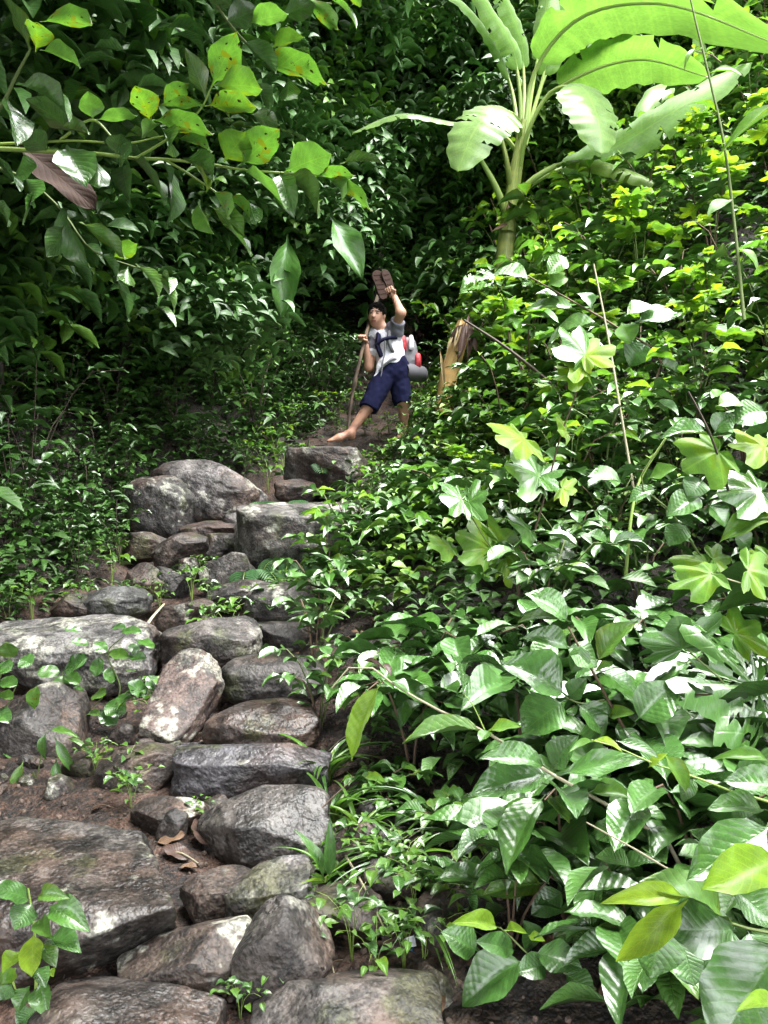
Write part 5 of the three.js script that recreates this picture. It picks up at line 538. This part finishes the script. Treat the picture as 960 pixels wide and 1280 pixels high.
for (const [x, d, H, R, o] of [[-0.2, 11.3, 4.6, 1.7], [-2.0, 10.8, 5, 1.8], [-3.6, 10.2, 5.2, 1.9], [1.3, 12.2, 4.2, 1.7], [-1.1, 13, 6, 2], [0.6, 13.6, 6.2, 2.1], [-2.9, 13.2, 6.5, 2.2], [2.6, 13.4, 5, 2], [-4.8, 12.4, 6.5, 2.2], [4.2, 13.2, 4.2, 2, { tone: [0.07, 0.18, 0.03] }], [5.8, 12.8, 4, 2, { tone: [0.07, 0.18, 0.03] }], [3.4, 11.4, 2.6, 1.3, { tone: [0.08, 0.19, 0.03], n: 700, tr: 0.05 }], [4.8, 11, 2.6, 1.4, { tone: [0.08, 0.19, 0.03], n: 700, tr: 0.05 }], [2.4, 11.9, 2.6, 1.3, { tone: [0.08, 0.19, 0.03], n: 700, tr: 0.05 }], [-0.4, 15.4, 7, 2.4, { n: 450, s: 1 }], [2.2, 15.8, 6.5, 2.4, { n: 450, s: 1 }], [-3, 16, 7, 2.5, { n: 450, s: 1 }], [5, 15.8, 6, 2.4, { n: 450, s: 1 }], [-5.8, 15.2, 7, 2.5, { n: 450, s: 1 }], [7.5, 15.5, 6, 2.4, { n: 450, s: 1 }]]) tree(LA, x, d, H, R, { low: 0.12, group: GA, n: 850, s: 0.7, ...o });
for (const [x, d, H, R, o] of [[-3.6, 6.2, 4.8, 1.7], [-4.2, 8.0, 5.5, 1.9], [-2.9, 8.6, 5, 1.7, { fine: 1 }], [-2.4, 7.2, 3.6, 1.2, { fine: 1, tr: 0.05 }], [-3.2, 4.6, 4.5, 1.5], [-4.6, 5.2, 5.5, 2], [-2.7, 2.6, 5.2, 1.9, { low: 0.55 }], [-3.4, 0.6, 5.6, 2.1, { low: 0.5 }], [-3.9, 3.4, 9, 3.3, { low: 0.5, n: 900, s: 1.75, tr: 0.18 }], [-3.3, 6.6, 9.5, 3.3, { low: 0.5, n: 900, s: 1.75, tr: 0.18 }], [-5.2, 9, 10, 3.2, { low: 0.5, n: 700, s: 1.75, tr: 0.2 }], [-2.2, -2.6, 8, 2.8, { low: 0.4, n: 600, s: 1.9, tr: 0.16 }], [0.9, -3.4, 8.5, 2.9, { low: 0.4, n: 600, s: 1.9, tr: 0.16 }], [3.6, -2.4, 8, 2.8, { low: 0.4, n: 600, s: 1.9, tr: 0.16 }], [-4.6, -0.6, 8.5, 2.8, { low: 0.4, n: 600, s: 1.9, tr: 0.16 }], [-4.4, 6.2, 9.5, 3.4, { low: 0.55, n: 800, s: 1.8, tr: 0.16, lean: 0.8 }], [-6.4, 7, 10, 3, { low: 0.4, n: 700, s: 1.8, tr: 0.16 }], [-3.4, 2, 9, 2.6, { low: 0.55, n: 600, s: 1.75, tr: 0.14 }], [-4.2, 7.4, 11, 3, { low: 0.6, n: 700, s: 1.8, tr: 0.16 }], [-2.6, 8.6, 10, 3.0, { low: 0.55, n: 900, s: 1.75, tr: 0.14 }], [-5.6, 5, 9, 2.8, { low: 0.45, n: 600, s: 1.75, tr: 0.14 }], [-2.9, 4.4, 9.5, 2.9, { low: 0.6, n: 900, s: 1.75, tr: 0.14 }], [-1.7, 9.6, 4.6, 1.4, { fine: 1 }]]) tree(LB, x, d, H, R, { low: 0.15, group: GB, n: 1000, s: 0.8, ...o });  // tall coarse-crowned ones, unseen overhead and behind, are added to block sky light
// ---------------------------------------------------------------- ferns, vines, canes, weeds, litter
function fern(label, px, py, d, n, L, seed) {
  const base = P(px, py, d), r = rng(seed), t = thing('fern', label, 'fern', base); const mt = [leafMat([0.13, 0.27, 0.11], T.leaf[0]), leafMat([0.1, 0.24, 0.09], T.leaf[0])];
  for (let k = 0; k < n; k++) {
    const a = k / n * 6.28 + r(), len = L * (0.75 + 0.4 * r()), c = new THREE.CatmullRomCurve3([V(0, 0, 0), V(Math.cos(a) * len * 0.35, len * 0.42, Math.sin(a) * len * 0.35), V(Math.cos(a) * len * 0.75, len * 0.42, Math.sin(a) * len * 0.75), V(Math.cos(a) * len, len * 0.15, Math.sin(a) * len)]), gs = [];
    for (let i = 3; i < 20; i++) { const f = i / 20, p = c.getPoint(f), tg = c.getTangent(f), s = V().crossVectors(tg, V(0, 1, 0)).normalize(), w = len * 0.32 * Math.sin(Math.PI * Math.pow(1 - f, 0.7) * 0.95 + 0.1); for (const q of [-1, 1]) gs.push(G.low[0].clone().applyMatrix4(leafMatrix(p, s.clone().multiplyScalar(q).addScaledVector(tg, 0.35).add(V(0, -0.15, 0)), V(0, 1, 0.1), w, len * 0.05))); }
    const f = mesh('frond', mergeGeometries(gs), mt[k % 2], t); mesh('rachis', tube([0, 0.25, 0.5, 0.75, 1].map((q) => c.getPoint(q)), 0.004, 0.001, 10, 4), M.stemGreen, f);
  }
}
fern('pale green fern drooping over the squarish stones', 312, 742, 4.85, 7, 0.34, 41); fern('small fern sprouting from the top edge of the overhanging boulder', 350, 650, 5.6, 6, 0.26, 42); fern('fern hanging in front of the lichen crust of the overhanging boulder', 362, 722, 4.9, 6, 0.24, 43); fern('pale weedy fern on the rock below the bare foot', 388, 600, 6.9, 6, 0.28, 44);
{ // long canes and vines
  const cane = (label, D, pts, r0, r1, mt) => { const b = P(...pts[0], D), t = thing('vine_stem', label, 'vine', b); mesh('stem', tube(pts.map(([x, y], i) => P(x, y, D + i * 0.05).sub(b)), r0, r1, 24, 6), mt, t); return [t, b]; };
  cane('thin pale straight cane rising out of the bank', 4.2, [[792, 612], [780, 540], [770, 480], [758, 410], [742, 330]], 0.008, 0.005, M.stemPale);
  cane('slim green stalk standing before the dark hollow', 3.4, [[782, 720], [790, 640], [800, 600], [832, 548]], 0.008, 0.005, M.stemGreen);
  cane('bare twisting liana against the dark trees', 9.5, [[372, 10], [366, 50], [372, 90], [360, 130]], 0.016, 0.012, M.bark);
  cane('dark thick stem crossing the upper bank', 5.6, [[760, 560], [720, 510], [640, 440], [580, 400]], 0.02, 0.008, M.stemDark);
  const [t, b] = cane('tall green climbing stalk with sparse leaves in front of the banana leaves', 3.6, [[930, 400], [920, 300], [905, 180], [885, 90], [868, 20], [850, -60]], 0.009, 0.004, M.stem), r = rng(8);
  for (const [x, y, tx, ty, w] of [[915, 250, 880, 265, 0.08], [903, 180, 960, 165, 0.06], [896, 140, 870, 120, 0.05], [885, 92, 915, 85, 0.05], [878, 60, 850, 70, 0.04], [920, 310, 955, 330, 0.07]]) addLeaf(t, pick(G.lance, r), pick(MAT.bright, r), P(x, y, 3.65).sub(b), P(tx, ty, 3.6).sub(P(x, y, 3.65)), flatUp(r), 0.16, w);
  const bl = thing('grass_stalk', 'long bright grass blade slanting across the upper bank', 'grass', P(990, 130, 3.4)); addLeaf(bl, G.lance[0], MAT.bright[0], V(0, 0, 0), P(880, 182, 3.3).sub(P(990, 130, 3.4)), V(0.1, 0.8, 0.5), 0.42, 0.05, 'blade');
}
{ // weeds sprouting among the stones; fallen leaves; twigs
  const r = rng(404), w = [1, 2, 3].map((s) => shrubProto('trail_weed', { seed: 300 + s, stems: 4, leaves: 6, h: 0.14, sr: 0.0016, spread: 0.12, len: 0.05, ratio: 0.55, geos: G.ovate, mats: MAT.mid, altM: MAT.bright, alt: 0.4, youngM: MAT.bright, arch: 0.1, stemM: M.stemGreen }));
  const spotsW = [[160, 985, 1], [165, 1010, 1], [240, 1030, 0.6], [350, 1240, 0.8], [372, 1215, 1], [300, 1265, 0.7], [262, 790, 1.2], [285, 800, 1.3], [300, 815, 1], [330, 775, 1.4], [345, 765, 1.4], [360, 752, 1.3], [262, 757, 1], [240, 740, 1.2], [252, 722, 1], [190, 745, 0.8], [205, 880, 0.9], [188, 900, 1], [120, 970, 1.0], [480, 1100, 1], [500, 1110, 1], [465, 1080, 0.9], [530, 1190, 1], [470, 1210, 0.9], [440, 1180, 1.1], [520, 1140, 1.1], [430, 1070, 0.9], [505, 1200, 0.9], [320, 700, 1.4], [345, 690, 1.2], [330, 585, 1.6], [345, 570, 1.8], [355, 590, 1.6], [335, 605, 1.4], [400, 590, 1.5], [420, 610, 1.6], [440, 600, 1.8], [200, 755, 0.8], [160, 755, 1], [100, 760, 1.2], [40, 770, 1.4], [10, 775, 1.4], [150, 700, 1.2], [140, 720, 1.4], [225, 600, 1], [250, 660, 0.9]];
  for (const [px, py, s] of spotsW) { const p = pick(w, r).clone(), d = dOf(py); p.name = numbered('trail_weed'); p.position.copy(P(px, py, d * 0.99)); p.rotation.y = r() * 6; p.scale.setScalar(s * (0.8 + d * 0.06)); scene.add(tag(p, 'little leafy weed sprouting from a joint between the step stones', 'weed', 'weeds between the step stones')); }
  for (const [px, py, a, L, m, lab] of [[262, 1060, 1.9, 0.13, 0, 'curled brown leaf lying on the joint beside the broad slab'], [240, 1075, 2.6, 0.1, 1, 'dark crumpled leaf beside the small brown stone'], [435, 1092, 0.4, 0.07, 0, 'reddish leaf behind the grass tuft'], [176, 922, 1, 0.06, 0, 'orange-red leaf on the mossy olive stone'], [330, 992, 0.1, 0.09, 0, 'brown leaf in the joint under the knobbly slab'], [194, 1054, 0.2, 0.09, 2, 'yellowish leaf on the edge of the flat-topped boulder'], [205, 1240, 0.8, 0.09, 2, 'limp olive leaf below the white-patched stone']]) { const d = dOf(py) * 0.985, b = P(px, py, d), m_ = addLeaf(scene, pick(G.round, r), MAT.dead[m], b, V(Math.cos(a), 0.25, -Math.sin(a) * 0.6), V(0.2, 1, 0.4), L, L * 0.5, numbered('fallen_leaf')); tag(m_, lab, 'leaf'); }
  for (let i = 0; i < 130; i++) { const d = 1.7 + r() * 3.6, x = interp(pathXt, d) + lerp(-0.7, interp(wRt, d) + 0.5, r()), a = r() * 6.28, L = 0.04 + r() * 0.06, m_ = addLeaf(scene, pick([...G.round, ...G.elliptic], r), pick(MAT.dead, r), onGround(x, -d, 0.012), V(Math.cos(a), 0.1, Math.sin(a)), V((r() - 0.5) * 0.5, 1, (r() - 0.5) * 0.5), L, L * 0.5, numbered('fallen_leaf')); tag(m_, 'small withered brown leaf lying on the trail earth', 'leaf', 'withered leaves on the trail'); }
  const tw = (label, a, b, rr, group) => { const t = mesh('twig', tube([V(0, 0, 0), b.clone().sub(a).multiplyScalar(0.5).add(V(0, 0.012, 0.005)), b.clone().sub(a)], rr, rr * 0.5, 6, 5), pick([M.stemBrown, M.bark, M.stemPale], r)); t.position.copy(a); tag(t, label, 'twig', group); };
  tw('short dark twig on the edge of the flat-topped boulder', P(210, 1064, 2.28), P(248, 1079, 2.24), 0.004); tw('dry stalk slanting down beside the grass tuft', P(432, 1070, 2.2), P(480, 1160, 1.95), 0.004); tw('thin pale stem leaning over the broad slab', P(368, 1050, 2.3), P(440, 975, 2.4), 0.0025); tw('bare root along the joint above the pinkish slab', P(172, 800, 3.7), P(205, 755, 4.1), 0.01);
  for (let i = 0; i < 40; i++) { const d = 1.7 + r() * 2.8, x = interp(pathXt, d) + lerp(-0.6, interp(wRt, d) + 0.5, r()), a = r() * 6.28, L = 0.05 + r() * 0.14, p = onGround(x, -d, 0.012), q = onGround(x + Math.cos(a) * L, -d + Math.sin(a) * L, 0.014); tw('thin fallen twig on the trail earth', p, q, 0.0015 + r() * 0.0015, 'fallen twigs on the trail'); }
  const gr = new THREE.IcosahedronGeometry(0.008, 0), L = []; for (let i = 0; i < 1600; i++) { const d = 1.6 + r() * 4, x = interp(pathXt, d) + lerp(-0.9, interp(wRt, d) + 0.35, r()), k = 0.5 + r(); L.push([onGround(x, -d, 0.002), 0.4 + r(), r() * 6, [0.09 * k, 0.065 * k, 0.05 * k], r() * 6, r() * 6]); } tag(scatter('gravel', gr, std([1, 1, 1]), L), 'coarse grit and crumbs of earth on the trail', 'gravel');
  // a scrap of litter
  const b = P(513, 1184, 1.92), t = thing('litter_wrapper', 'crumpled white and blue plastic wrapper in the weeds below the bank', 'litter', b); const crumple = (s, sz, c) => { const g = new THREE.PlaneGeometry(sz, sz * 0.7, 6, 5), q = g.attributes.position; for (let i = 0; i < q.count; i++) q.setXYZ(i, q.getX(i), q.getY(i), 0.012 * noise(q.getX(i) * 90 + s, q.getY(i) * 90, s)); g.computeVertexNormals(); const m = mesh(c, g, c === 'white_panel' ? std([0.75, 0.77, 0.8], { roughness: 0.3 }) : std([0.04, 0.25, 0.6], { roughness: 0.3 }), t); m.rotation.set(-0.5, s, 0.3 * s); return m; }; crumple(1, 0.035, 'white_panel').position.set(0, 0.012, 0); crumple(2, 0.028, 'blue_panel').position.set(0.005, -0.012, 0.008);
}

// ---------------------------------------------------------------- look-alikes are told apart by what they grow beside
{
  const marks = [[-1.45, 6.2, 'the great domed boulder'], [-0.55, 5.1, 'the overhanging boulder'], [-1.4, 3.9, 'the white-crusted boulder'], [-0.8, 2.1, 'the large flat-topped boulder'], [-0.5, 3.5, 'the loaf-shaped stone'], [-0.4, 2.5, 'the broad smooth slab'], [-0.25, 1.8, 'the upright oval stone'], [-0.4, 7.4, 'the bare foot'], [0.65, 7.6, 'the banana stump'], [1.4, 9, 'the tall banana plant'], [0.45, 2.6, 'the hidden smooth boulder'], [0.85, 2.2, 'the hole-riddled lobed leaf'], [0.75, 3.7, 'the reddish-stemmed climber'], [0.9, 5.3, 'the glare-paled branch'], [1.4, 3.2, 'the toothed-leaf climber'], [-1.3, 2.8, 'the drooping grass blades'], [3.6, 10, 'the smaller banana plant'], [-1.2, 4.9, 'the pile of dark stones'], [1.5, 6.8, 'the thin pale cane'], [2.2, 5.4, 'the tall green stalk'], [-2.6, 6, 'the undercut boulder'], [-0.1, 9.4, 'the back of the person'], [0.45, 1.4, 'the lime young leaves'], [2.5, 8, 'the crest of the bank']];
  const base = { ovate_leaf_shrub: 'oval-leaved green shrub with yellowish tips by', glossy_shrub: 'low dark shrub with ribbed glossy leaves by', spreading_shrub: 'low spreading shrub with broad light leaves by', large_leaf_shrub: 'low shrub with very large ribbed leaves by', small_leaf_shrub: 'light shrub with small yellow-tipped leaves by', lobed_leaf_shrub: 'shrub with lobed maple-like leaves by', narrow_leaf_shrub: 'shrub with narrow pale green leaves by', shade_shrub: 'dark leafy thicket shrub close to', bladed_herb: 'clump of arching grass blades by', trail_weed: 'little leafy weed sprouting among stones by', forest_tree: 'dark leafy forest tree rising beyond', pebble: 'small loose pebble on trail earth by', fallen_leaf: 'small withered brown leaf on trail earth by', twig: 'thin fallen twig on trail earth by' };
  for (const o of scene.children) { const b = base[o.name.replace(/_\d+$/, '')]; if (!b || !o.userData.group) continue; let best = null, bd = 1e9; for (const [x, d, n] of marks) { const q = (o.position.x - x) ** 2 + (-o.position.z - d) ** 2; if (q < bd) { bd = q; best = n; } } o.userData.label = `${/canopy/.test(o.userData.group) ? 'broad tree of the partly added shading canopy near' : b} ${best}`; }
}
// ---------------------------------------------------------------- draw
const renderer = new THREE.WebGLRenderer({ antialias: true });
renderer.toneMapping = THREE.LinearToneMapping;
renderer.toneMappingExposure = EXPOSURE;
renderer.shadowMap.enabled = true; renderer.shadowMap.type = THREE.PCFSoftShadowMap;
renderer.setSize(768, 1024);
renderer.render(scene, camera);
